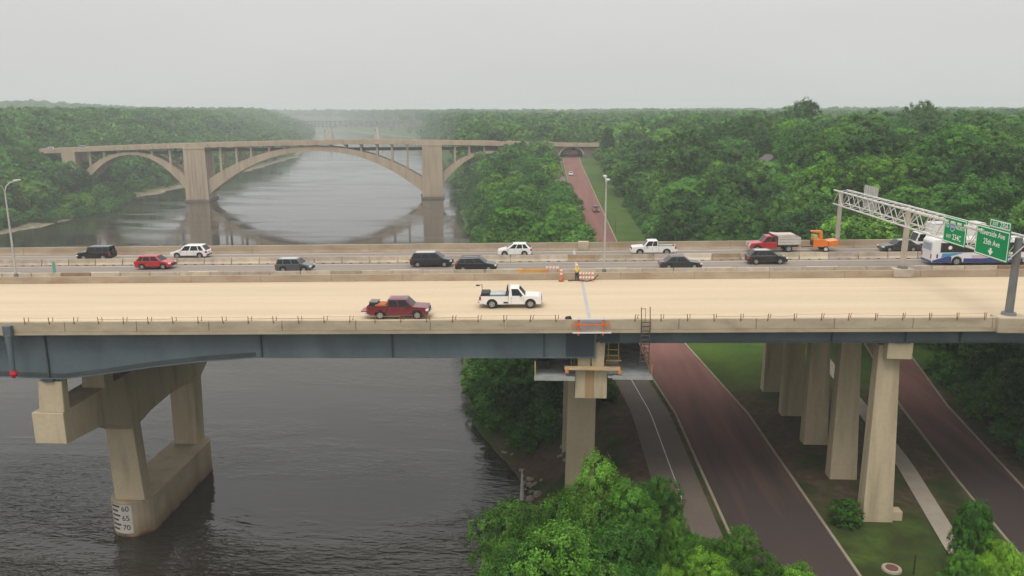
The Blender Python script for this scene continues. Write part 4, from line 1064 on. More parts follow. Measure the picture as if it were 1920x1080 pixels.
t = place('dump_truck', 'small red dump truck with pale tipping bed, towing the orange wood chipper', 'truck', atd(1447, 470).x, 103.2, -1)
h = 3.15
lower_body(t, [(-0.25, 0.5), (-0.25, 1.32), (1.75, 1.32), (1.8, 1.30), (h - 0.2, 1.20), (h - 0.03, 1.05), (h, 0.7), (h - 0.05, 0.5)], (h - 0.98,), 0.44, 0.56, 0.5, 1.02, p_red)
greenhouse(t, (-0.23, 1.72, -0.15, 0.95, 1.30, 2.10, 0.98, 0.82), p_red, ((0.06, 0.42), (0.46, 0.88)))
MB().box(h - 0.04, h + 0.14, -0.98, 0.98, 0.45, 0.85).build('bumper', chrome_m, t, local=True, bevel=0.04); MB().box(h - 0.02, h + 0.04, -0.7, 0.7, 0.86, 1.12).build('grille', chrome_m, t, local=True)
lights(t, h, -h + 0.1, 0.98, 1.0, 0.75, 0.24, 0.2); mirrors(t, 1.25, 1.32, 1.1, trim_m); handles(t, (0.15, 0.95), 1.12, 1.02, chrome_m); seams(t, (0.7, 1.6), 0.6, 1.3, 1.02)
MB().box(-h, -0.3, -0.5, 0.5, 0.6, 0.85).build('chassis', trim_m, t, local=True)
bedp = mat('pale_bed_paint', (0.50, 0.46, 0.41), 0.6, 0.12)
for (z0, z1) in ((1.02, 1.28), (1.32, 1.62), (1.66, 1.95)):
    for s in (-1, 1): MB().box(-h, -0.45, s * 1.04 - 0.04, s * 1.04 + 0.04, z0, z1).build('bed_board', bedp, t, local=True)
MB().box(-h, -0.45, -1.0, 1.0, 0.92, 1.02).build('bed_floor', bedp, t, local=True); MB().box(-0.44, -0.38, -1.08, 1.08, 0.95, 2.15).build('bed_front', bedp, t, local=True); MB().box(-h - 0.06, -h, -1.08, 1.08, 0.95, 1.9).build('tailgate', bedp, t, local=True)
MB().prism([(-2.6, 1.955), (-0.45, 1.955), (0.35, 2.32), (0.30, 2.37), (-0.6, 2.28), (-2.5, 2.28)], -1.0, 1.0, 'y').build('load_cover', mat('canvas_cover', (0.50, 0.42, 0.38), 0.85, 0.12), t, local=True, bevel=0.05)
for s in (-1, 1):
    wheel(t, h - 0.98, s * 0.86, 0.44, 0.28, s); wheel(t, -1.75, s * 0.86, 0.44, 0.34, s)
t = place('wood_chipper', 'orange two wheeled wood chipper towed behind the red dump truck', 'machine', atd(1536, 468).x, 103.2, -1)
MB().tube((0.9, 0, 0.55), (2.6, 0, 0.55), 0.06, n=6).build('drawbar', trim_m, t, local=True)
MB().prism([(-0.6, 0.55), (-0.6, 1.35), (0.3, 1.60), (1.2, 1.60), (1.3, 0.60)], -0.75, 0.75, 'y').build('engine_housing', p_orange, t, local=True, bevel=0.06)
MB().prism([(-1.75, 0.66), (-1.75, 1.50), (-0.61, 1.34), (-0.61, 0.78)], -0.95, 0.95, 'y').build('feed_hopper', p_orange, t, local=True, bevel=0.05)
MB().box(-1.77, -1.74, -0.85, 0.85, 0.74, 1.42).build('hopper_mouth', trim_m, t, local=True)
MB().prism([(0.0, 1.58), (0.0, 2.35), (0.15, 2.62), (1.45, 2.66), (1.5, 2.46), (0.55, 2.36), (0.42, 2.2), (0.42, 1.6)], -0.22, 0.22, 'y').build('discharge_chute', p_orange, t, local=True, bevel=0.04)
MB().box(1.31, 1.36, -0.5, 0.5, 0.8, 1.4).build('radiator', trim_m, t, local=True); MB().box(0.75, 1.25, -0.6, 0.6, 1.605, 2.1).build('engine_cover', yellow_st, t, local=True, bevel=0.05)
MB().box(-0.75, 0.35, -0.92, 0.92, 0.66, 0.74).build('fender', p_orange, t, local=True)
for s in (-1, 1): wheel(t, -0.2, s * 0.95, 0.36, 0.22, s, lamp_clear)
t = place('sedan', 'dark grey sedan in the far lanes just left of the middle gantry post', 'car', atd(1682, 469).x, 102.6, -1); sedan(t, p_dark, 4.9, 0.93, 1.46, roofm=p_silver)

t = place('box_truck', 'white cab-over box truck in the far lanes, behind the green sign', 'truck', atd(1764, 466).x, 103.0, -1)
xc = 4.2
lower_body(t, [(2.3, 0.55), (2.3, 1.25), (4.05, 1.25), (4.2, 1.1), (4.22, 0.6), (4.1, 0.5)], (3.35,), 0.45, 0.55, 0.5, 1.05, p_white)
greenhouse(t, (2.32, 4.12, 2.35, 3.72, 1.24, 2.35, 1.03, 0.95), p_white, ((0.42, 0.90),), rearglass=False)
lights(t, 4.2, -4.0, 1.05, 0.85, 0.8, 0.2, 0.2); mirrors(t, 3.9, 1.6, 1.15, trim_m); MB().box(4.19, 4.26, -1.0, 1.0, 0.45, 0.7).build('bumper', trim_m, t, local=True)
MB().box(-4.2, 2.15, -1.22, 1.22, 1.05, 3.55).build('cargo_box', p_white, t, local=True, bevel=0.05)
for s in (-1, 1):
    for zz in (1.10, 3.46): MB().box(-4.2, 2.15, s * 1.235 - 0.012, s * 1.235 + 0.012, zz, zz + 0.08).build('box_rail', chrome_m, t, local=True)
    wheel(t, 3.35, s * 0.88, 0.45, 0.28, s); wheel(t, -2.4, s * 0.88, 0.45, 0.36, s)
MB().box(-4.1, 2.3, -0.5, 0.5, 0.65, 1.04).build('chassis', trim_m, t, local=True)

# city bus
t = place('city_bus', 'long white city bus with dark window band and blue swoosh below the signs', 'bus', 50.1, 93.6, 1)
Lb, Wb, Hb = 12.4, 1.28, 3.05; h = Lb / 2
bus_w = paint('bus_white', (0.72, 0.71, 0.71), 0.35); bus_blue = paint('bus_blue', (0.03, 0.045, 0.19), 0.4); bus_teal = paint('bus_teal', (0.04, 0.26, 0.48), 0.4); bus_pink = paint('bus_pink', (0.58, 0.45, 0.47), 0.35)
rb = 0.48; wx = (-h + 2.9, h - 2.7)
poly = [(-h + 0.1, 0.35), (-h, 0.6), (-h + 0.06, 2.75), (-h + 0.25, Hb), (h - 0.25, Hb), (h - 0.05, 2.75), (h, 0.6), (h - 0.1, 0.35)]
lower_body(t, poly, wx, rb, rb + 0.1, 0.35, Wb, bus_w, bevel=0.10)
for s in (-1, 1):
    yy = s * (Wb + 0.008)
    def panel(name, x0, x1, z0, z1, m_, o_=0.0):
        return MB().box(x0, x1, yy - 0.012 + s * o_, yy + 0.012 + s * o_, z0, z1).build(name, m_, t, local=True)
    panel('window_band', -h + 0.95, h - 0.35, 1.55, 2.66, trim_m)
    for k in range(9):
        x0 = -h + 1.15 + k * 1.2; panel('window', x0, x0 + 1.12, 1.68, 2.56, glass_m, 0.013)
    sw = MB().prism([(-h + 0.12, 0.40), (-h + 0.12, 0.62), (-h + 1.2, 0.95), (-h + 2.0, 1.12), (-h + 2.25, 1.05), (-h + 2.25, 0.40)], yy - 0.012, yy + 0.012, 'y').build('blue_swoosh', bus_blue, t, local=True)
    MB().prism([(-h + 1.1, 0.97), (-h + 1.2, 1.45), (-h + 3.6, 1.5), (-h + 2.2, 1.14)], yy - 0.011, yy + 0.011, 'y').build('teal_swoosh', bus_teal, t, local=True)
    MB().prism([(-h + 3.6, 0.40), (-h + 3.62, 0.86), (-h + 5.6, 0.84), (h - 3.4, 1.05), (h - 3.35, 0.40)], yy - 0.012, yy + 0.012, 'y').build('blue_swoosh', bus_blue, t, local=True)
    MB().prism([(h - 2.05, 0.42), (h - 2.05, 1.35), (h - 0.2, 1.5), (h - 0.1, 0.45)], yy - 0.012, yy + 0.012, 'y').build('blue_swoosh', bus_blue, t, local=True)
    MB().prism([(-h + 4.6, 0.86), (-h + 4.4, 1.20), (h - 3.2, 1.36), (h - 3.4, 1.05)], yy - 0.0112, yy + 0.0112, 'y').build('pink_swoosh', bus_pink, t, local=True)
    dk = MB().tube((-h + 2.0, yy + s * 0.027, 2.1), (-h + 2.0, yy + s * 0.034, 2.1), 0.22, n=14).build('round_decal', lamp_clear, t, local=True)
    MB().box(-h + 0.55, -h + 0.72, yy - 0.01, yy + 0.01, 0.9, 1.35).build('vent', trim_m, t, local=True)
    for xw in wx: wheel(t, xw, s * (Wb - 0.17), rb, 0.3, s)
    MB().box(-h - 0.02, -h + 0.06, s * 1.12 - 0.10, s * 1.12 + 0.10, 0.85, 1.35).build('taillight', lamp_red, t, local=True)
    MB().box(h - 0.06, h + 0.02, s * 1.0 - 0.16, s * 1.0 + 0.16, 0.7, 0.95).build('headlight', lamp_clear, t, local=True)
MB().box(-h + 0.01, -h + 0.05, -1.0, 1.0, 1.75, 2.55).build('rear_window', mat('pale_rear_glass', (0.30, 0.36, 0.44), 0.15), t, local=True)
MB().box(h - 0.06, h - 0.0, -1.15, 1.15, 1.2, 2.6).build('windscreen', glass_m, t, local=True)
MB().box(-h - 0.05, -h + 0.05, -1.2, 1.2, 0.36, 0.62).build('bumper', bus_blue, t, local=True)
MB().box(-h + 1.2, -h + 3.4, -0.8, 0.8, Hb + 0.002, Hb + 0.22).build('roof_unit', bus_w, t, local=True, bevel=0.05)

# on the parkway
def road_z(y): return pl(ZC, y) + 0.09
def place_g(name, lab, cat, px, py, d, Yg, X=None):
    z = road_z(Yg); X = atY(px, py, Yg).x if X is None else X
    t = thing(name, lab, cat, (X, Yg, z), (0, -math.atan2(road_z(Yg + 5) - road_z(Yg - 5), 10) * d, R_(90) * d + (0.03 if d > 0 else 0.03)))
    VEH.append((X, Yg, lab, cat)); return t
def y_on_road(px, py):
    lo, hi = 120, 440
    for _ in range(40):
        m_ = (lo + hi) / 2
        if atY(px, py, m_).z > road_z(m_): lo = m_
        else: hi = m_
    return lo
yq = y_on_road(1118, 396); t = place_g('pickup_truck', 'dark red pickup driving on the brick-red parkway road below the trees', 'pickup truck', 1117, 394, -1, yq)
pickup(t, paint('dark_red_paint', (0.20, 0.015, 0.02)), L=5.6, W=0.98, H=1.9, cab=(-0.9, 1.4))
yq = y_on_road(1071, 328); t = place_g('car', 'small silver car on the parkway road near the arch underpass', 'car', 1070, 327, -1, yq); sedan(t, p_silver)

# ------------------------------------------------------------------ old concrete arch bridge
FA = R_(9.5); FO = Vector((-61.8, 424.9, 0))
FU = Vector((math.cos(FA), math.sin(FA), 0)); FV = Vector((-math.sin(FA), math.cos(FA), 0))
def fr(px, py):                       # picture point on the near face of the arch bridge -> (along, height)
    r = ray(px, py); t = (FO - CAM).dot(FV) / r.dot(FV); P_ = CAM + r * t; return (P_ - FO).dot(FU), P_.z
AB = thing('arch_bridge', 'long old concrete open-spandrel arch bridge crossing the hazy river', 'bridge', tuple(FO), (0, 0, FA))
def fb(name, mb, m_, parent=AB, **k): return mb.build(name, m_, parent, local=True, **k)
DW = 15.0
top_px = [(65, 281), (140, 277.5), (240, 273.5), (347, 270), (480, 266.5), (560, 265), (640, 263.5), (700, 263), (793, 264), (870, 265), (935, 266), (1000, 266.8), (1095, 268)]
top = [fr(x, y) for x, y in top_px]
top = [(top[0][0] - 60, top[0][1] - 0.6)] + top + [(top[-1][0] + 60, top[-1][1] + 0.2)]
dt = lambda u: pl(top, u)
def deckstrip(u_pts, v0, v1, z0, z1):
    m_ = MB()
    for a, b in zip(u_pts, u_pts[1:]):
        m_.hexa([(a, v0, dt(a) + z0), (b, v0, dt(b) + z0), (b, v1, dt(b) + z0), (a, v1, dt(a) + z0), (a, v0, dt(a) + z1), (b, v0, dt(b) + z1), (b, v1, dt(b) + z1), (a, v1, dt(a) + z1)])
    return m_
us = [p[0] for p in top]
fb('deck', deckstrip(us, -0.6, DW + 0.6, -2.0, -0.95), conc_arch)
fb('road_surface', deckstrip(us, 0.4, DW - 0.4, -0.949, -0.90), lane_grey)
for v0, v1 in ((-0.62, -0.25), (DW + 0.25, DW + 0.62)):
    fb('parapet', deckstrip(us, v0, v1, -0.945, 0.15), conc_arch)
# little haunches between floor beams under the deck edge
pL0, pL1 = fr(348, 330)[0], fr(388, 330)[0]
pR0, pR1 = fr(793, 330)[0], fr(829, 330)[0]
def pier(u0, u1):
    p = fb('pier', MB().hexa([(u0 - 0.5, -1.3, -3), (u1 + 0.5, -1.3, -3), (u1 + 0.5, DW + 1.3, -3), (u0 - 0.5, DW + 1.3, -3), (u0, -0.9, dt(u0) - 1.2), (u1, -0.9, dt(u1) - 1.2), (u1, DW + 0.9, dt(u1) - 1.2), (u0, DW + 0.9, dt(u0) - 1.2)]), conc_arch)
    w = u1 - u0
    fb('footing', MB().box(u0 - 1.1, u1 + 1.1, -2.0, DW + 2.0, -3, 1.0), conc_dark, p)
    fb('pier_cap', MB().box(u0 - 0.25, u1 + 0.25, -1.15, DW + 1.15, dt(u0) - 2.6, dt(u0) - 2.0), conc_arch, p)
    for k in range(5):                # recessed panels between upright ribs
        a = u0 + w * (0.10 + 0.165 * k)
        fb('pier_rib', MB().hexa([(a - 0.2, -1.5, 1.5), (a + w * 0.085, -1.5, 1.5), (a + w * 0.085, -1.0, 1.5), (a - 0.2, -1.0, 1.5), (a, -1.12, dt(u0) - 3.5), (a + w * 0.07, -1.12, dt(u0) - 3.5), (a + w * 0.07, -0.7, dt(u0) - 3.5), (a, -0.7, dt(u0) - 3.5)]), conc_arch, p)
pier(pL0, pL1); pier(pR0, pR1)
def arch(ext, intr, v0, v1, ua, ub, um, n=36):
    (ze_c, ze_s), (zi_c, zi_s) = ext, intr
    m_ = MB(); vs = []
    L_ = ub - ua
    for i in range(n + 1):
        u = ua + L_ * i / n; t = (u - um) / (max(ub - um, um - ua))
        ze = ze_c - (ze_c - ze_s) * abs(t) ** 2.15; zi = zi_c - (zi_c - zi_s) * abs(t) ** 2.15
        vs += [(u, v0, zi), (u, v0, ze), (u, v1, ze), (u, v1, zi)]
    fs = []
    for i in range(n):
        a, b = 4 * i, 4 * i + 4
        for k in range(4): fs.append((a + k, a + (k + 1) % 4, b + (k + 1) % 4, b + k))
    fs += [(0, 1, 2, 3), (4 * n + 3, 4 * n + 2, 4 * n + 1, 4 * n)]
    return m_.add(vs, fs), (lambda u: ze_c - (ze_c - ze_s) * abs((u - um) / max(ub - um, um - ua)) ** 2.15)
spans = []
# main span
ua, ub = pL1 - 0.2, pR0 + 0.2; um = (ua + ub) / 2
spans.append((ua, ub, um, (fr(610, 274.5)[1], fr(793, 334)[1]), (fr(610, 283.5)[1], fr(793, 362)[1]), [412, 442, 470, 504, 533, 562, 591, 619, 648, 677, 707, 735, 764]))
lc = fr(243, 285)
uaL = 2 * lc[0] - pL0
spans.append((uaL, pL0 + 0.2, lc[0], (lc[1], fr(347, 333)[1]), (fr(243, 290.5)[1], fr(348, 360)[1]), [166, 193, 220, 256, 283, 317]))
uc = pR1 + (pL0 - lc[0])
spans.append((pR1 - 0.2, 2 * uc - pR1, uc, (fr(935, 283)[1], fr(829, 325)[1]), (fr(935, 288)[1], fr(829, 348)[1]), [853, 880, 908, 937, 962, 990]))
for (ua, ub, um, E_, I_, cols) in spans:
    for v0, v1 in ((0.4, 3.6), (DW - 3.6, DW - 0.4)):
        mb, ef = arch(E_, I_, v0, v1, ua, ub, um)
        rb_ = fb('arch_rib', mb, conc_arch)
        for px_ in cols:
            u = fr(px_, 285)[0]
            if not ua < u < ub: continue
            z0 = ef(u) - 0.3; z1 = dt(u) - 2.0
            if z1 - z0 < 0.25: continue
            fb('spandrel_column', MB().box(u - 0.5, u + 0.5, v0 + 0.3, v0 + 1.5, z0, z1), conc_arch, rb_)
    for px_ in cols:
        u = fr(px_, 285)[0]
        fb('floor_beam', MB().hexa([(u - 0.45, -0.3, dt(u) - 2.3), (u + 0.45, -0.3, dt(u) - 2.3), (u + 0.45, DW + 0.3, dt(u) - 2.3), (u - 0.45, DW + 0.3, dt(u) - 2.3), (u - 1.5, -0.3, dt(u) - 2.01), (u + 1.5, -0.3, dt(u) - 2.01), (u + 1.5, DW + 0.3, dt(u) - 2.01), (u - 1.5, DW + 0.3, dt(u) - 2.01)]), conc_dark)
# utility beam slung below the deck, seen between the columns
zpipe = fr(770, 280.5)[1]
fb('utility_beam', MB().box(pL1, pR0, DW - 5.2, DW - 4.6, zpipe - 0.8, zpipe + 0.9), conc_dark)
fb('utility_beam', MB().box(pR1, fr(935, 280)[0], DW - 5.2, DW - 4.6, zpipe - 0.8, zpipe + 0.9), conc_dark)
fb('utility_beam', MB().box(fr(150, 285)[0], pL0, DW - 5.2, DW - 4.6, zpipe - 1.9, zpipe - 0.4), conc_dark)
# left abutment pier and the small arch over the parkway
a0, a1 = fr(117, 300)[0], fr(142, 300)[0]
fb('abutment', MB().box(a0, a1, -0.8, DW + 0.8, 6, dt(a0) - 1.2), conc_arch)
fb('abutment', MB().box(fr(30, 300)[0] - 60, fr(75, 300)[0], 0, DW, 10, dt(us[0]) - 1.5), conc_arch)
v_0, v_1 = 0.3, DW - 0.3
uu0, uu1 = fr(1052, 290)[0], fr(1092, 290)[0]; uc_ = (uu0 + uu1) / 2; ra_ = (uu1 - uu0) / 2 + 0.4
zs_ = pl(ZC, 430) + 1.6
zt_ = dt(uc_) - 2.0
arc_pts = [(uc_ + ra_ * math.cos(math.pi * i / 20), zs_ + 4.2 * math.sin(math.pi * i / 20)) for i in range(21)]
arc_out = [(uc_ + (ra_ + 0.7) * math.cos(math.pi * i / 20), zs_ + 4.9 * math.sin(math.pi * i / 20)) for i in range(21)]
for vv0, vv1 in ((0.3, 2.3), (6.4, 8.6), (DW - 2.3, DW - 0.3)):
    fb('underpass_rib', MB().prism(arc_out + arc_pts[::-1], vv0, vv1, 'y'), conc_arch)
for u0_, u1_ in ((uu0 - 8, uu0 - 0.4), (uu1 + 0.4, uu1 + 10)):
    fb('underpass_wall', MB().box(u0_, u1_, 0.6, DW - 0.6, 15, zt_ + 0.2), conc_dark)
for k in range(5):
    u = lerp(uu0 + 0.8, uu1 - 0.8, k / 4)
    zz = zs_ + 4.9 * math.sqrt(max(0, 1 - ((u - uc_) / (ra_ + 0.7)) ** 2)) - 0.2
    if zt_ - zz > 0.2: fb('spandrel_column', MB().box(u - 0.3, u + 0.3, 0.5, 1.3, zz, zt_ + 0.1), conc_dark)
# street lamps and tiny cars on the old bridge
lamps = [130, 250, 430, 520, 610, 705, 790, 826, 900]
lm = None
for px_ in lamps:
    u = fr(px_, 268)[0]; P_ = FO + FU * u + FV * 0.6
    if lm is None:
        lm = thing('street_lamp', 'street lamp nearest the wooded end of the arch bridge', 'street lamp', (P_.x, P_.y, dt(u) - 0.2), (0, 0, FA), 'street lamps along the arch bridge')
        MB().tube((0, 0, 0), (0, 0, 5.2), 0.10, 0.06, 6).build('lamp_post', post_grey, lm, local=True)
        MB().tube((0, 0, 5.2), (0, 0, 5.7), 0.16, 0.28, 8).build('lantern', trim_m, lm, local=True)
    else:
        c = copy_tree(lm); c.location = (P_.x, P_.y, dt(u) - 0.2)
        c['label'] = {250: 'street lamp above the small river arch', 430: 'street lamp just right of the left pier of the arch bridge', 520: 'street lamp over the left half of the main arch', 610: 'street lamp at the crown of the main arch', 705: 'street lamp over the right half of the main arch', 790: 'street lamp just at the left edge of the right pier', 826: 'street lamp at the right edge of the right pier', 900: 'street lamp above the half hidden arch beyond the right pier'}[px_]
for px_, m_, lab in ((92, p_white, 'white car crossing near the wooded end of the arch bridge'), (152, p_silver, 'silver car crossing the arch bridge above its first small arch')):
    u = fr(px_, 280)[0]; P_ = FO + FU * u + FV * 3.4
    t = thing('car', lab, 'car', (P_.x, P_.y, dt(u) - 0.88), (0, 0, FA)); suv(t, m_, 4.8, 0.95, 1.75, 0.36)
# white car beyond the underpass
t = thing('car', 'white car on the parkway seen through the arch underpass', 'car', (atY(1060, 293, 455).x, 455, road_z(455)), (0, 0, R_(-90))); suv(t, p_white, 4.6, 0.92, 1.6, 0.35)

# ------------------------------------------------------------------ far railway bridge
RY = 1345.0
RB = thing('railway_bridge', 'distant steel truss railway bridge fading in the haze beyond the arch bridge', 'bridge', (-330, RY, 0))
rx0, rx1 = atY(548, 226, RY).x, atY(960, 226, RY).x
ztop, zmid = atY(700, 226.5, RY).z, atY(700, 238, RY).z
rail_steel = mat('railway_steel', (0.19, 0.20, 0.20), 0.8)
MB().box(rx0, rx1, RY - 3, RY + 3, ztop - 1.2, ztop).build('top_deck', rail_steel, RB)
for yy in (RY - 2.6, RY + 2.6):
    for (pa, pb) in ((556, 619), (619, 706), (706, 800)):
        xa, xb = atY(pa, 230, RY).x, atY(pb, 230, RY).x; nn = 9
        MB().box(xa, xb, yy - 0.4, yy + 0.4, zmid - 0.5, zmid + 0.5).build('bottom_chord', rail_steel, RB)
        for i in range(nn + 1):
            u = lerp(xa, xb, i / nn); MB().box(u - 0.4, u + 0.4, yy - 0.35, yy + 0.35, zmid, ztop - 1.2).build('truss_post', rail_steel, RB)
            if i < nn:
                u2 = lerp(xa, xb, (i + 1) / nn); p, q = (zmid, ztop - 1.2) if i % 2 else (ztop - 1.2, zmid)
                MB().tube((u, yy, p), (u2, yy, q), 0.28, n=4).build('truss_diagonal', rail_steel, RB)
for pa in (619, 708):
    u = atY(pa, 250, RY).x
    MB().hexa([(u - 5, RY - 7, -2), (u + 5, RY - 7, -2), (u + 5, RY + 7, -2), (u - 5, RY + 7, -2), (u - 2.2, RY - 4, zmid - 0.4), (u + 2.2, RY - 4, zmid - 0.4), (u + 2.2, RY + 4, zmid - 0.4), (u - 2.2, RY + 4, zmid - 0.4)]).build('pier', conc_arch, RB)
for pa in range(800, 960, 26):
    u = atY(pa, 235, RY).x; MB().box(u - 1, u + 1, RY - 3, RY + 3, 10, ztop - 1.2).build('trestle_bent', rail_steel, RB)

# ------------------------------------------------------------------ trees
def crown_mesh(name, seed, nblob, nspray, nleaf, leaf, rx=0.30, zc_=0.60, rz=0.36, blob=0.115, spray=0.035):
    """lobes on an uneven dome, sprays on the lobes, leaf-sized faces on the sprays"""
    rg = np.random.default_rng(seed)
    th = np.arange(nblob) * 2.39996 + rg.uniform(-0.5, 0.5, nblob)
    cz = np.clip(np.linspace(-0.8, 1.0, nblob) + rg.uniform(-0.15, 0.15, nblob), -0.85, 1)
    rad = np.sqrt(np.maximum(0, 1 - cz ** 2)) * rg.uniform(0.70, 1.05, nblob)
    f1, f2 = rg.uniform(0, 6, 2)
    wob = 1 + 0.20 * np.sin(th * 2 + f1) + 0.12 * np.sin(th * 3 + f2)
    C = np.stack([rad * np.cos(th) * rx * 0.80 * wob, rad * np.sin(th) * rx * 0.80 * wob, zc_ + cz * rz * rg.uniform(0.66, 0.90, nblob)], 1)
    br = blob * rg.uniform(0.6, 1.35, nblob)
    kc = max(4, nblob // 4)                 # inner lobes, so that the sky does not show through the heart of the crown
    C = np.concatenate([C, np.stack([rg.normal(0, rx * 0.22, kc), rg.normal(0, rx * 0.22, kc), zc_ + rg.uniform(-0.4, 0.55, kc) * rz], 1)])
    br = np.concatenate([br, blob * rg.uniform(0.9, 1.3, kc)]); nblob += kc
    out_ = C - np.array([0, 0, zc_ - 0.1]); out_ /= np.linalg.norm(out_, axis=1)[:, None] + 1e-6
    w = br ** 2; sb = rg.choice(nblob, nspray, p=w / w.sum())
    d = rg.normal(size=(nspray, 3)) + out_[sb] * 0.8; d[:, 2] += 0.35; d /= np.linalg.norm(d, axis=1)[:, None]
    S = C[sb] + d * (br[sb] * rg.uniform(0.75, 1.05, nspray))[:, None] * np.array([1.05, 1.05, 0.85])
    li = rg.integers(0, nspray, nleaf)
    e = rg.normal(size=(nleaf, 3)); e /= np.linalg.norm(e, axis=1)[:, None]; e += d[li] * 0.55
    P = S[li] + e * (spray * rg.uniform(0.25, 1.25, nleaf))[:, None]
    nrm = d[li] * 0.9 + e * 0.6 + rg.normal(size=(nleaf, 3)) * 0.35; nrm[:, 2] += 0.3; nrm /= np.linalg.norm(nrm, axis=1)[:, None]
    up = rg.normal(size=(nleaf, 3)); a = np.cross(nrm, up); a /= np.linalg.norm(a, axis=1)[:, None]; b = np.cross(nrm, a)
    s = leaf * rg.uniform(0.6, 1.35, nleaf)[:, None]
    V = np.stack([P - a * s * 0.5, P - b * s * 0.34 + nrm * s * 0.1, P + a * s * 0.5, P + b * s * 0.34 + nrm * s * 0.1], 1).reshape(-1, 3)
    me = bpy.data.meshes.new(name)
    me.vertices.add(nleaf * 4); me.vertices.foreach_set('co', V.astype(np.float32).ravel())
    me.loops.add(nleaf * 4); me.loops.foreach_set('vertex_index', np.arange(nleaf * 4, dtype=np.int32))
    me.polygons.add(nleaf); me.polygons.foreach_set('loop_start', np.arange(0, nleaf * 4, 4, dtype=np.int32))
    me.update(calc_edges=True)
    tint = rg.uniform(0.1, 0.65, nblob)[sb] + rg.normal(size=nspray) * 0.17
    tint = np.clip(tint[li] + rg.normal(size=nleaf) * 0.13, 0, 1)
    at = me.attributes.new('tint', 'FLOAT', 'POINT'); at.data.foreach_set('value', np.repeat(tint, 4).astype(np.float32))
    me.materials.append(leaf_m)
    return me
def trunk_mesh(name, seed, low):
    rg = random.Random(seed); m_ = MB()
    m_.tube((0, 0, -0.06), (0.006, 0.0, low + 0.06), 0.024, 0.016, 8)
    for k in range(6):
        a = 2 * math.pi * k / 6 + rg.uniform(-.3, .3); z0 = low + rg.uniform(-0.02, 0.1); ln = rg.uniform(0.14, 0.22)
        e = (ln * math.cos(a), ln * math.sin(a), z0 + rg.uniform(0.12, 0.28))
        m_.tube((0.004, 0, z0), e, 0.010, 0.004, 5)
        m_.tube(e, (e[0] * 1.3, e[1] * 1.3, e[2] + 0.1), 0.004, 0.002, 4)
    m_.tube((0.006, 0, low + 0.05), (0, 0.01, 0.85), 0.014, 0.004, 6)
    me = bpy.data.meshes.new(name); me.from_pydata(m_.v, [], m_.f); me.update(); me.materials.append(bark); return me
NEAR = [crown_mesh('near_crown', 11 + i, (40, 48, 34)[i], 1200, 64000, 0.0135, (0.36, 0.32, 0.40)[i], (0.56, 0.56, 0.53)[i], (0.42, 0.44, 0.40)[i], 0.120, 0.027) for i in range(3)]
MID = [crown_mesh('mid_crown', 31 + i, (26, 30, 22, 24, 28)[i], 680, 17500, 0.0245, (0.36, 0.33, 0.39, 0.28, 0.37)[i], (0.58, 0.58, 0.55, 0.58, 0.56)[i], (0.39, 0.41, 0.37, 0.42, 0.39)[i], (0.140, 0.130, 0.150, 0.120, 0.145)[i], 0.030) for i in range(5)]
FAR = [crown_mesh('far_crown', 51 + i, 18, 160, 3200, 0.055, (0.37, 0.34, 0.41, 0.35)[i], (0.58, 0.58, 0.55, 0.6)[i], (0.38, 0.40, 0.36, 0.39)[i], 0.165, 0.048) for i in range(4)]
SHR = [crown_mesh('shrub_crown', 71 + i, 20, 240, 5200, 0.055, 0.50, 0.42, 0.50, 0.22, 0.06) for i in range(2)]
TRK = [trunk_mesh('trunk', 91 + i, 0.26) for i in range(3)]
TONES = {'dark green': (0.66, 0.70, 0.72), 'mid green': (1, 1, 1), 'pale green': (1.30, 1.22, 1.25), 'yellow green': (1.55, 1.30, 0.85), 'grey green': (1.20, 1.02, 1.20)}
def tree(x, y, h, tier, lab, grp=None, tone='mid green', wide=1.0, name='leafy_tree', z=None, vi=None, rz=None):
    z = ground(x, y) if z is None else z
    t = thing(name, lab, 'shrub' if name == 'shrub' else 'tree', (x, y, z - 0.15), (0, 0, rnd.uniform(0, 6.28) if rz is None else rz), grp)
    t.scale = (h * wide, h * wide, h)
    meshes = {'near': NEAR, 'mid': MID, 'far': FAR, 'shrub': SHR}[tier]
    c = bpy.data.objects.new('crown', meshes[rnd.randrange(len(meshes)) if vi is None else vi % len(meshes)]); COL.objects.link(c); c.parent = t
    v = rnd.uniform(0.9, 1.1); k = TONES[tone]; c.color = (k[0] * v * (1.06 if tier == 'near' else 1), k[1] * v, k[2] * v, 1)
    k_ = bpy.data.objects.new('trunk', TRK[rnd.randrange(3)]); COL.objects.link(k_); k_.parent = t
    return t
def tree_px(px, py, Y, tier, lab, tone='mid green', wide=1.0, name='leafy_tree', vi=None, grp=None):
    P_ = atY(px, py, Y); g = ground(P_.x, Y)
    return tree(P_.x, Y, max(2.0, (P_.z - g) / 1.05), tier, lab, grp, tone, wide, name, vi=vi)
hand = []
def hp(*a, **k):
    t = tree_px(*a, **k); hand.append((t.location.x, t.location.y, 0.3 * t.scale.x))
hp(1120, 850, 58, 'near', 'tall bright green tree in front of the bank pier column', tone='yellow green', wide=0.62, vi=0)
hp(1045, 905, 55, 'near', 'bright green tree at the left of the tallest foreground tree', tone='yellow green', wide=0.66, vi=1)
hp(968, 905, 60, 'near', 'olive green bush leaning over the water at the bank edge', tone='grey green', wide=0.72, name='shrub', vi=2)
hp(1012, 968, 51, 'near', 'wide mid green tree just above the water at the lower edge', tone='mid green', wide=0.66, vi=2)
hp(1235, 880, 59, 'near', 'dark green tree beside the riverside path, right of the tall bright tree', tone='dark green', wide=0.68, vi=1)
hp(1165, 955, 52, 'near', 'mid green tree filling the gap below the dark tree by the path', tone='mid green', wide=0.8, vi=2)
hp(1275, 965, 54, 'near', 'dark leafy tree between the path and the parkway road', tone='dark green', wide=0.62, vi=0)
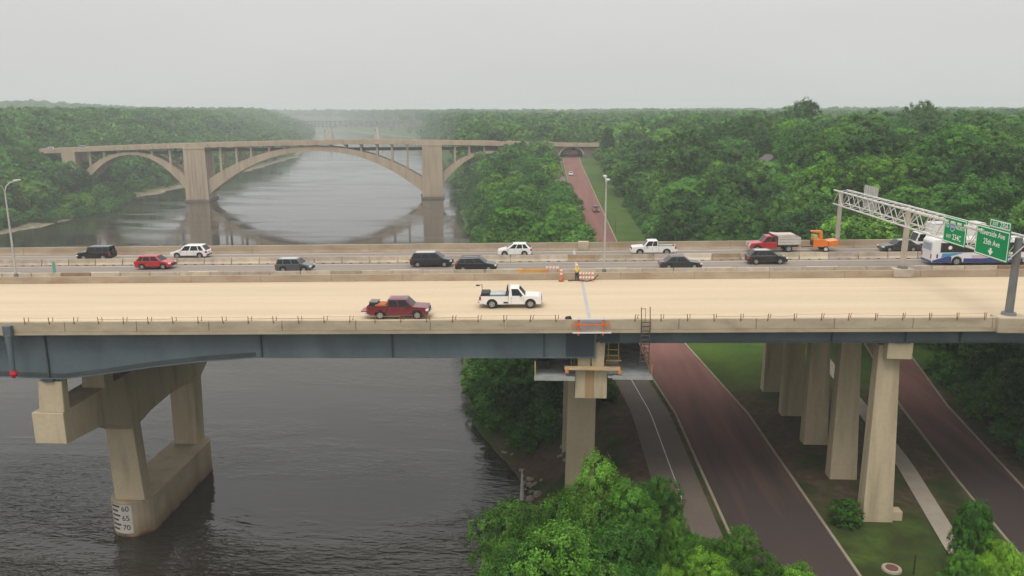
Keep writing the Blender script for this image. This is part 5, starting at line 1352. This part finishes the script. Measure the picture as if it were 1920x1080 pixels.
hp(1060, 985, 49, 'near', 'mid green tree at the lower edge below the tall bright tree', tone='pale green', wide=0.85, vi=0)
hp(1178, 900, 56, 'near', 'bright green tree filling the gap right of the tallest foreground tree', tone='pale green', wide=0.78, vi=0)
hp(1318, 985, 51, 'near', 'rounded bright green tree left of the one overhanging the road', tone='yellow green', wide=0.8, vi=2)
hp(1390, 985, 50, 'near', 'bright green tree overhanging the dark parkway road', tone='yellow green', wide=0.78, vi=0)
hp(1500, 1045, 48.5, 'near', 'small bright green tree at the lower edge beside the parkway kerb', tone='yellow green', wide=0.95, vi=2)
hp(1258, 1045, 46.5, 'near', 'very bright yellow green treetop at the lower edge of the picture', tone='yellow green', wide=0.45, vi=1)
hp(1330, 1020, 49, 'near', 'mid green tree at the lower edge between two bright treetops', tone='mid green', wide=0.9, vi=1)
hp(1835, 925, 56, 'near', 'rounded tree standing between the pale sidewalk and the upper road', tone='mid green', wide=0.58, vi=1)
hp(1895, 1000, 53, 'near', 'bushy tree at the lower corner beside the upper road', tone='pale green', wide=0.66, vi=2)
hp(1815, 1030, 51, 'near', 'low tree whose branches hang over the pale sidewalk', tone='mid green', wide=0.72, vi=0)
hp(1592, 930, 67.0, 'shrub', 'dark bush growing at the foot of the nearest tapered column', tone='dark green', wide=1.15, name='shrub')
hp(1512, 180, 300, 'mid', 'tallest round treetop standing above the horizon', tone='dark green', wide=0.85, vi=0)
hp(1735, 184, 285, 'mid', 'broad domed treetop above the horizon, over the green road signs', tone='dark green', wide=0.95, vi=2)
hp(1640, 205, 330, 'mid', 'dark treetop on the skyline between the two domed crowns', tone='dark green', wide=0.9)
hp(1640, 365, 133, 'mid', 'bright bush like tree directly behind the gantry truss', tone='yellow green', wide=1.0, vi=4)
hp(1630, 408, 122, 'mid', 'bright green rounded bush below the truss, behind the far parapet', tone='yellow green', wide=1.2, vi=4)
hp(1290, 232, 250, 'mid', 'brownish grey green tree on the wooded slope', tone='grey green', wide=1.15, vi=2)
hp(1140, 232, 400, 'mid', 'dark upright conifer like tree above the arch underpass', tone='dark green', wide=0.55, vi=3)
HOUSES = [(1650, 246, 330, 9, 6), (1446, 234, 300, 8, 5), (1478, 242, 290, 8, 5), (1446, 290, 215, 7, 4.5), (1298, 266, 238, 8, 5), (1880, 262, 250, 9, 5)]
def house_site(px, py, w, hgt):
    Y = 190.0
    while Y < 620:
        P_ = atY(px, py, Y)
        if P_.z - hgt - 0.36 * w <= ground(P_.x, Y): break
        Y += 4
    return P_, ground(P_.x, Y)
HS = [house_site(a[0], a[1], a[3], a[4])[0] for a in HOUSES]
def hides_house(x, y):
    for k_, P_ in enumerate(HS):
        if P_.y - (66 if k_ in (0, 1, 2, 5) else 36) < y < P_.y + 5 and abs(x - P_.x * y / P_.y) < 4.0: return True
    return False
# how high the strip of trees between river and parkway reaches (it opens the view of the half arch)
EDGE = [(820, 420), (835, 362), (862, 322), (900, 303), (935, 291), (958, 271), (1010, 262), (1044, 272), (1052, 318), (1066, 362), (1082, 378), (1104, 392), (1122, 408), (1132, 455)]
# every other tree: scattered at woodland spacing over both banks
cand = []
def cells(x0, x1, y0, y1, step, seed):
    rg = random.Random(seed); y = y0
    while y < y1:
        x = x0 + rg.uniform(0, step)
        while x < x1:
            yield x + rg.uniform(-.42, .42) * step, y + rg.uniform(-.42, .42) * step, rg
            x += step
        y += step
def in_view(x, y, m=0.06): return y > 30 and -0.76 - m < x / y < 0.66 + m
def zone_h(x, y, rg):
    """height of a tree growing here, or None where none grows"""
    xw, xe = pl(XW, y), pl(XE, y)
    mid = (xw + xe) / 2
    if x > mid:
        d = x - xw
        if d < 2.2: return None
        rl, rr_, xs = rL(y), rR(y), pl(XS, y)
        if y < 450 and rl - 7.3 < x < xs + 1.5:
            return None
        if y < 175 and bL(y) - 3 < x < bR(y) + 2.5: return None
        if y < 150 and rr_ < x < bL(y): return None
        if 415 < y < 450 and x < 40: return None if x > -6 else rg.uniform(7, 10)
        if y < 62: return rg.uniform(7, 10) if x > bR(y) + 5 else None
        if y < 112:                                      # under and beside the highway
            if x > bR(y) + 3: return rg.uniform(5, 8.5) if 63 < y < 108 else rg.uniform(7, 11)
            if d < 22 and y > 101 and x < 4: return rg.uniform(4.5, 7.5)
            return None
        if y > 450: return rg.uniform(9, 17)
        if x < rl:
            if y < 128: return rg.uniform(5.5, 8)
            return rg.uniform(8.0, 12.5) * (0.75 if d < 8 else 1)
        return rg.uniform(9.5, 18) * (0.72 if x < xs + 7 else 1.0) * (0.7 if y < 125 else 1) * (1.28 if rg.random() < 0.07 and x > 60 else 1)
    d = xe - x
    if d < 4: return None
    return rg.uniform(6, 9) if d < 14 else rg.uniform(11, 17)
for (x0, x1, y0, y1, st, sd) in ((-40, 400, 60, 130, 5.2, 1), (-60, 400, 130, 330, 8.6, 2), (-120, 520, 330, 620, 9.6, 3), (-460, -195, 255, 620, 9.0, 4)):
    for x, y, rg in cells(x0, x1, y0, y1, st, sd):
        if not in_view(x, y) or (x < -60 and y < 330 and x > -195): continue
        h = zone_h(x, y, rg)
        if h is not None and x < rL(y) and 112 < y < 450 and x > -60:
            px_, py_, d_ = proj((x, y, ground(x, y))); lim = pl(EDGE, px_)
            h = min(h, max(2.5, (py_ - lim) * d_ / FPX * 1.04))
        if h is not None and x > -60 and y > 130: h = max(5.0, min(h, (43.4 + rg.gauss(-0.3, 1.6) + (3.0 if rg.random() < 0.06 else 0) - ground(x, y)) / 1.05))
        big = rg.random() < 0.16
        if h is None or hides_house(x, y) or any((x - a) ** 2 + (y - b) ** 2 < (c * 0.9) ** 2 for a, b, c in hand): continue
        cand.append((x, y, h, rg.random(), rg.uniform(0.9, 1.6) if big else rg.uniform(-0.15, 0.85)))
for k in range(26):                        # trees leaning over the riverside path
    y = 128 + k * 5.2; x = rL(y) - 6.2 + 0.5 * math.sin(k * 2.1)
    px_, py_, d_ = proj((x, y, ground(x, y))); lim = pl(EDGE, px_ + 10)
    cand.append((x, y, max(3.0, min(10.5, (py_ - lim) * d_ / FPX * 1.04)), (k * 0.37) % 1, 0.55 + 0.4 * ((k * 0.61) % 1)))
for (x0, x1, y0, y1, st, sd) in ((-1500, 1000, 620, 1300, 11, 5), (-2900, 1900, 1300, 2300, 18, 6), (-3300, 3000, 2300, 3800, 36, 7)):
    for x, y, rg in cells(x0, x1, y0, y1, st, sd):
        if not in_view(x, y): continue
        h = zone_h(x, y, rg)
        if h is None: continue
        cand.append((x, y, h * (1.55 if y > 2300 else 1.3 if y > 1300 else 1.0), rg.random(), rg.random()))
# what each candidate shows in the picture: sweep front to back with a skyline per picture column
cand.sort(key=lambda c: c[1])
sky_line = np.full(1920, 1080.0)
share = []
bridge_done = False
for i, (x, y, h, a, b) in enumerate(cand):
    g = ground(x, y)
    if y > 106 and not bridge_done:
        bridge_done = True; 
        sky_far = np.minimum(sky_line, 458.0); sky_line = sky_far
    px, py, d = proj((x, y, g + h * 0.97)); w = 0.36 * h / d * FPX
    i0, i1 = int(max(0, px - w)), int(min(1919, px + w))
    if i1 <= i0: share.append(0); continue
    bot_y = proj((x, y, g + h * 0.2))[1]
    tx = (np.arange(i0, i1) - px) / w
    prof = py + (bot_y - py) * (1 - np.sqrt(np.maximum(0, 1 - tx ** 2))) * 0.6
    vis = np.maximum(0, np.minimum(sky_line[i0:i1], bot_y) - prof).sum()
    sky_line[i0:i1] = np.minimum(sky_line[i0:i1], prof)
    share.append(vis)
order = sorted(range(len(cand)), key=lambda i: -share[i])
chosen = set(order[:268])
MARKS = [(15, 345, 'top of the far left light pole'), (130, 415, 'sandy shore'), (130, 300, 'wooded end of the arch bridge'), (243, 288, 'small river arch'), (368, 320, 'left pier of the arch bridge'),
         (440, 290, 'left half of the main arch'), (540, 255, 'crown of the main arch'), (619, 240, 'railway bridge'), (810, 320, 'right pier of the arch bridge'), (885, 290, 'half arch beyond the right pier'),
         (966, 460, 'white SUV on the far lanes'), (1000, 268, 'tree covered end of the arch bridge'), (1072, 285, 'arch underpass'), (1071, 325, 'silver car on the parkway'), (1117, 390, 'dark red pickup on the parkway'),
         (1138, 335, 'top of the middle light pole'), (1138, 440, 'middle light pole'), (1224, 460, 'white pickup on the far lanes'), (1290, 262, 'pinkish grey house'), (1446, 240, 'pale grey house'), (1447, 450, 'red dump truck'),
         (1512, 190, 'tallest round treetop'), (1535, 450, 'orange wood chipper'), (1562, 365, 'far end of the sign gantry'), (1605, 360, 'rear sign on the gantry'), (1650, 250, 'pale house with chimney'), (1698, 410, 'middle gantry post'),
         (1735, 195, 'broad domed treetop'), (1790, 420, 'green route sign'), (1860, 430, 'green exit sign'), (1350, 330, 'thicket in the middle of the slope'), (1090, 690, 'bank pier'), (1500, 700, 'row of tapered columns'), (1840, 760, 'upper road in the shade'), (900, 760, 'waterline below the bridge')]
def sizeword(h): return 'small' if h < 8.5 else ('tall' if h > 14 else 'medium')
USED = {}
def label_for(x, y, h, tone):
    xw, xe = pl(XW, y), pl(XE, y)
    px, py, _ = proj((x, y, ground(x, y) + h * 0.75))
    mk_ = sorted(MARKS, key=lambda m_: (m_[0] - px) ** 2 + 1.5 * (m_[1] - py) ** 2)
    if x < (xw + xe) / 2: gp_ = 'trees on the far river bank'
    elif y < 115: gp_ = 'trees in the shade below the highway'
    elif x < rL(y): gp_ = 'trees between the river and the parkway'
    else: gp_ = 'trees on the wooded slope behind the highway'
    lb = ''
    for m_ in mk_[:4]:
        dx, dy = px - m_[0], py - m_[1]
        dr = ('left of' if dx < 0 else 'right of') if abs(dx) > 2 * abs(dy) else ('above' if dy < 0 else 'below') if abs(dy) > 2 * abs(dx) else ('upper ' if dy < 0 else 'lower ') + ('left of' if dx < 0 else 'right of')
        q = math.hypot(dx, dy); ds = 'just ' if q < 38 else '' if q < 95 else 'well '
        lb = f'{sizeword(h)} {tone} tree {ds}{dr} the {m_[2]}'
        if lb not in USED: break
    USED[lb] = USED.get(lb, 0) + 1
    return lb, gp_
def tone_of(a, y):
    if y < 112: return 'dark green' if a < 0.6 else 'mid green'  # bridge shade put into the crown colour: darker tones below the highway
    return 'dark green' if a < 0.26 else 'mid green' if a < 0.56 else 'pale green' if a < 0.76 else 'yellow green' if a < 0.93 else 'grey green'
rest = []
for i, (x, y, h, a, b) in enumerate(cand):
    if i in chosen:
        tn = tone_of(a, y); lb, gp_ = label_for(x, y, h, tn)
        tree(x, y, h, 'mid' if y < 460 else 'far', lb, gp_, tn, 0.98 + 0.42 * b)
    else: rest.append((x, y, ground(x, y) - 0.15, h, 0.98 + 0.42 * b, a))
def woodland(name, items, sources, knd='stuff'):
    me = bpy.data.meshes.new(name); me.from_pydata([(p[0], p[1], p[2]) for p in items], [], []); me.update()
    n_ = len(items)
    at = me.attributes.new('tsize', 'FLOAT_VECTOR', 'POINT'); at.data.foreach_set('vector', np.array([(p[3] * p[4], p[3] * p[4], p[3]) for p in items], np.float32).ravel())
    at = me.attributes.new('turn', 'FLOAT', 'POINT'); at.data.foreach_set('value', np.array([p[5] * 6.28 for p in items], np.float32))
    at = me.attributes.new('pick', 'INT', 'POINT'); at.data.foreach_set('value', np.array([int(p[5] * 9973) % len(sources) for p in items], np.int32))
    o = bpy.data.objects.new(name, me); COL.objects.link(o); o['kind'] = knd
    ng = bpy.data.node_groups.new(name, 'GeometryNodeTree')
    ng.interface.new_socket('Geometry', in_out='INPUT', socket_type='NodeSocketGeometry'); ng.interface.new_socket('Geometry', in_out='OUTPUT', socket_type='NodeSocketGeometry')
    N = ng.nodes; L = ng.links
    gi = N.new('NodeGroupInput'); go = N.new('NodeGroupOutput'); iop = N.new('GeometryNodeInstanceOnPoints'); jg = N.new('GeometryNodeJoinGeometry')
    L.new(gi.outputs[0], iop.inputs['Points'])
    for s_ in sources:
        oi = N.new('GeometryNodeObjectInfo'); oi.inputs['Object'].default_value = s_; oi.inputs['As Instance'].default_value = True; oi.transform_space = 'ORIGINAL'
        L.new(oi.outputs['Geometry'], jg.inputs[0])
    L.new(jg.outputs[0], iop.inputs['Instance']); iop.inputs['Pick Instance'].default_value = True
    def attr(nm, ty, out):
        a_ = N.new('GeometryNodeInputNamedAttribute'); a_.data_type = ty; a_.inputs['Name'].default_value = nm; return a_.outputs[0]
    L.new(attr('pick', 'INT', 0), iop.inputs['Instance Index']); L.new(attr('tsize', 'FLOAT_VECTOR', 0), iop.inputs['Scale'])
    cx = N.new('ShaderNodeCombineXYZ'); L.new(attr('turn', 'FLOAT', 0), cx.inputs['Z']); L.new(cx.outputs[0], iop.inputs['Rotation'])
    L.new(iop.outputs[0], go.inputs[0])
    md = o.modifiers.new('scatter', 'NODES'); md.node_group = ng
    me.materials.append(leaf_m)
    return o
def source_of(meshes):
    out = []
    for o_ in list(bpy.data.objects):
        if o_.type == 'MESH' and o_.data in meshes and o_.data not in [q.data for q in out]: out.append(o_)
    return out
near_rest = [r for r in rest if r[1] < 330]; far_rest = [r for r in rest if r[1] >= 330]
woodland('woodland', near_rest, source_of(MID))
fs_ = source_of(FAR)
if len(fs_) < len(FAR):
    for mme in FAR:
        if mme not in [q.data for q in fs_]:
            # plant one tree of this crown far out on the slope so the wood can be seeded from it
            t = tree(150 + 13 * len(fs_), 640 + 9 * len(fs_), 13, 'far', 'pale green tree on the hazy slope beyond the arch bridge', 'trees on the wooded slope behind the highway', 'pale green', vi=FAR.index(mme))
            fs_.append(t.children[0])
woodland('distant_woodland', far_rest, fs_)
# low undergrowth along the water's edge and below the trees
und = []
rg = random.Random(21)
for y in np.arange(112, 420, 1.9):
    xw = pl(XW, y)
    for k in range(2):
        x = xw + rg.uniform(1.2, 7); und.append((x, y + rg.uniform(-1, 1), ground(x, y) - 0.3, rg.uniform(1.6, 3.6), rg.uniform(1, 1.4), rg.random()))
    xe = pl(XE, y)
    if y > 268:
        for k in range(2):
            x = xe - rg.uniform(0.5 if y > 318 else 5, 14); und.append((x, y + rg.uniform(-1, 1), ground(x, y) - 0.3, rg.uniform(2.2, 5.0), rg.uniform(1, 1.4), rg.random()))
for k in range(150):
    y = rg.uniform(97, 114); x = pl(XW, y) + rg.uniform(1.5, 14)
    if x > rL(y) - 8 or (x > -0.5 and 75 < y < 97 ): continue
    und.append((x, y, ground(x, y) - 0.2, rg.uniform(1.2, 3.2), rg.uniform(1, 1.3), rg.random()))
for k in range(260):
    y = rg.uniform(45, 128); x = bR(y) + rg.uniform(2.5, 26)
    und.append((x, y, ground(x, y) - 0.3, rg.uniform(1.5, 3.8), rg.uniform(1, 1.3), rg.random()))
for k in range(160):
    y = rg.uniform(150, 330); x = pl(XS, y) + rg.uniform(0.5, 6)
    und.append((x, y, ground(x, y) - 0.3, rg.uniform(1.5, 3.4), rg.uniform(1, 1.3), rg.random()))
sh0 = [o_ for o_ in bpy.data.objects if o_.type == 'MESH' and o_.data in SHR][-1:]
woodland('undergrowth', und, sh0 or source_of(MID)[:1])

# ------------------------------------------------------------------ houses among the trees
def house(px, py, Y, w, hgt, wallm, lab, dz=0.0):
    P_, z0_ = house_site(px, py, w, hgt)
    t = thing('house', lab, 'house', (P_.x, P_.y, z0_), (0, 0, rnd.uniform(-0.5, 0.5)))
    d = w * 0.8
    MB().box(-w / 2, w / 2, -d / 2, d / 2, -8, hgt).build('wall', wallm, t, local=True)
    rf = MB().prism([(-w / 2 - 0.4, hgt), (w / 2 + 0.4, hgt), (0, hgt + w * 0.36)], -d / 2 - 0.4, d / 2 + 0.4, 'y').build('roof', house_roof, t, local=True)
    MB().box(w * 0.2, w * 0.2 + 0.8, -0.5, 0.5, hgt + w * 0.1, hgt + w * 0.45).build('chimney', house_brick, rf, local=True)
    for zz in (hgt - 1.9, hgt - 4.8):
        for xx in (-w * 0.28, w * 0.12):
            f = MB().box(xx - 0.6, xx + 0.6, -d / 2 - 0.06, -d / 2 + 0.02, zz - 0.8, zz + 0.8).build('window', white_pl, t, local=True)
            MB().box(xx - 0.48, xx + 0.48, -d / 2 - 0.09, -d / 2 - 0.062, zz - 0.68, zz + 0.68).build('pane', glass_m, f, local=True)
house(1650, 246, 330, 9, 6, house_wall, 'pale house with brick chimney among the trees below the skyline')
house(1446, 234, 300, 8, 5, house_wall, 'pale grey house half hidden by trees on the slope')
house(1475, 242, 290, 8, 5, house_wall, 'pale house glimpsed beside the tallest treetop')
house(1446, 290, 215, 7, 4.5, house_wall, 'small pale house deep among the slope trees')
house(1298, 266, 238, 8, 5, house_wall, 'pinkish grey house below the brownish grey tree', )
house(1880, 262, 250, 9, 5, house_brick, 'house with grey roof among trees above the green signs')

# ------------------------------------------------------------------ rocks and small things on the bank
def rock_mesh(seed):
    bm = bmesh.new(); bmesh.ops.create_icosphere(bm, subdivisions=1, radius=1.0)
    rg_ = random.Random(seed)
    for v in bm.verts: v.co *= rg_.uniform(0.72, 1.2); v.co.z *= 0.6
    me = bpy.data.meshes.new('riprap_rock'); bm.to_mesh(me); bm.free(); me.materials.append(rock_m); return me
rms = [rock_mesh(i) for i in range(4)]
for k in range(40):
    y = rnd.uniform(80, 101); x = pl(XW, y) + (rnd.uniform(0.0, 1.6) if k % 3 else rnd.uniform(1.6, 6.5))
    o = bpy.data.objects.new('riprap_rock', rms[k % 4]); COL.objects.link(o)
    s = rnd.choice((0.22, 0.3, 0.38, 0.5, 0.72)); o.scale = (s, s * rnd.uniform(0.7, 1.2), s); o.rotation_euler = (0, 0, rnd.uniform(0, 6.28)); o.location = (x, y, ground(x, y) + 0.08)
    big = 'large' if s > 0.6 else 'medium' if s > 0.35 else 'small'
    far_ = 'close to the pointed marker post' if y < 86 else 'midway along the bank' if y < 94 else 'farthest along the bank, below the shrubs'
    tag(o, f"{big} pale rock {'at the waterline' if x < pl(XW, y) + 1.6 else 'on the bare slope'}, {far_}", 'rock', 'loose rocks on the bank below the bridge')
P_ = atz(1672, 1066, 9.1)
mh = thing('manhole', 'round concrete manhole ring with rusty lid in the grass', 'manhole', (P_.x, P_.y, ground(P_.x, P_.y)))
MB().tube((0, 0, -0.1), (0, 0, 0.16), 0.80, 0.74, 20).build('ring', walk_m, mh, local=True); MB().tube((0, 0, 0.161), (0, 0, 0.21), 0.48, 0.48, 18).build('lid', mat('rusty_lid', (0.15, 0.055, 0.04), 0.85), mh, local=True)
P_ = atz(1713, 1075, 9.1)
sp = MB().tube((P_.x, P_.y, 8.9), (P_.x, P_.y, 10.6), 0.06, 0.05, 8).tube((P_.x, P_.y, 10.6), (P_.x, P_.y, 10.75), 0.09, 0.02, 8).build('bollard', trim_m); tag(sp, 'slim dark post in the grass beside the round manhole ring', 'post')
yq = 250
P_ = atY(1154, 423, 225)
sg = thing('road_sign', 'slender dark sign post on the grass beside the red parkway road', 'sign', (P_.x, 225, ground(P_.x, 225)))
MB().tube((0, 0, 0), (0, 0, 4.2), 0.07, 0.06, 6).build('post', trim_m, sg, local=True); MB().box(-0.3, 0.3, -0.09, -0.06, 3.3, 4.1).build('plate', post_grey, sg, local=True)
P_ = atz(979, 915, 2.0)
mp_ = MB().tube((P_.x, P_.y, 0.5), (P_.x, P_.y, 4.4), 0.30, 0.06, 8).build('bank_marker', galv_white); tag(mp_, 'pale pointed marker post standing at the edge of the water', 'marker')

# ------------------------------------------------------------------ barrier labels tell where each piece stands
def veh_near(x, y0, y1, rad):
    best = None
    for (vx, vy, lab, cat) in VEH:
        if y0 < vy < y1 and abs(vx - x) < rad and (best is None or abs(vx - x) < best[0]): best = (abs(vx - x), vx - x, lab, cat)
    return best
NEARV = [(-60.5, 'left light pole'), (-48.1, 'bright red SUV'), (-29.9, 'grey green SUV'), (-14.0, 'black minivan'), (-8.4, 'low black wagon'), (6.2, 'middle light pole'), (15.3, 'charcoal sedan'), (25.9, 'black SUV'), (38.1, 'middle gantry post'), (48.5, 'city bus')]
FARV = [(-59.3, 'off-road wagon'), (-46.9, 'white SUV'), (-14.0, 'black minivan'), (-4.2, 'second white SUV'), (13.4, 'white pickup'), (28.9, 'red dump truck'), (34.9, 'wood chipper'), (44.5, 'dark grey sedan'), (48.5, 'city bus')]
NTH = ('first', 'second', 'third', 'fourth', 'fifth', 'sixth', 'seventh', 'eighth', 'ninth', 'tenth', 'eleventh')
for lst, lms, rowname, grp in ((rowA, FARV, 'in the row between traffic directions', 'concrete barriers between the two traffic directions'), (rowB, NEARV, 'in the row along the median wall', 'concrete barriers along the median wall')):
    for o in lst:
        o['category'] = 'barrier'; o['group'] = grp
        if o.name in special: o['label'] = special[o.name]; continue
        shade = 'pale' if o.color[0] > 1.08 else 'dull' if o.color[0] < 0.93 else 'tan'
        x_ = o.location.x
        lx, ln = min(lms, key=lambda q: abs(q[0] - x_))
        n_ = int(abs(x_ - lx) / BAR_L + 0.5)
        if n_ == 0: o['label'] = f'{shade} concrete barrier right at the {ln}, {rowname}'
        else: o['label'] = f"{shade} barrier, {NTH[min(n_, 11) - 1]} {'right' if x_ > lx else 'left'} of the {ln}, {rowname}"

# ------------------------------------------------------------------ the smoky air
hz = MB().box(-3600, 3600, -300, 4600, -3.5, 74.0).build('haze', None); kind(hz, 'stuff')
hm = bpy.data.materials.new('smoky_air'); hm.use_nodes = True
hn = hm.node_tree; hn.nodes.clear()
pv = hn.nodes.new('ShaderNodeVolumePrincipled'); ho = hn.nodes.new('ShaderNodeOutputMaterial')
pv.inputs['Color'].default_value = (0.925, 0.965, 0.995, 1); pv.inputs['Density'].default_value = 0.00041; pv.inputs['Anisotropy'].default_value = 0.2
hn.links.new(pv.outputs[0], ho.inputs['Volume'])
hz.data.materials.append(hm)
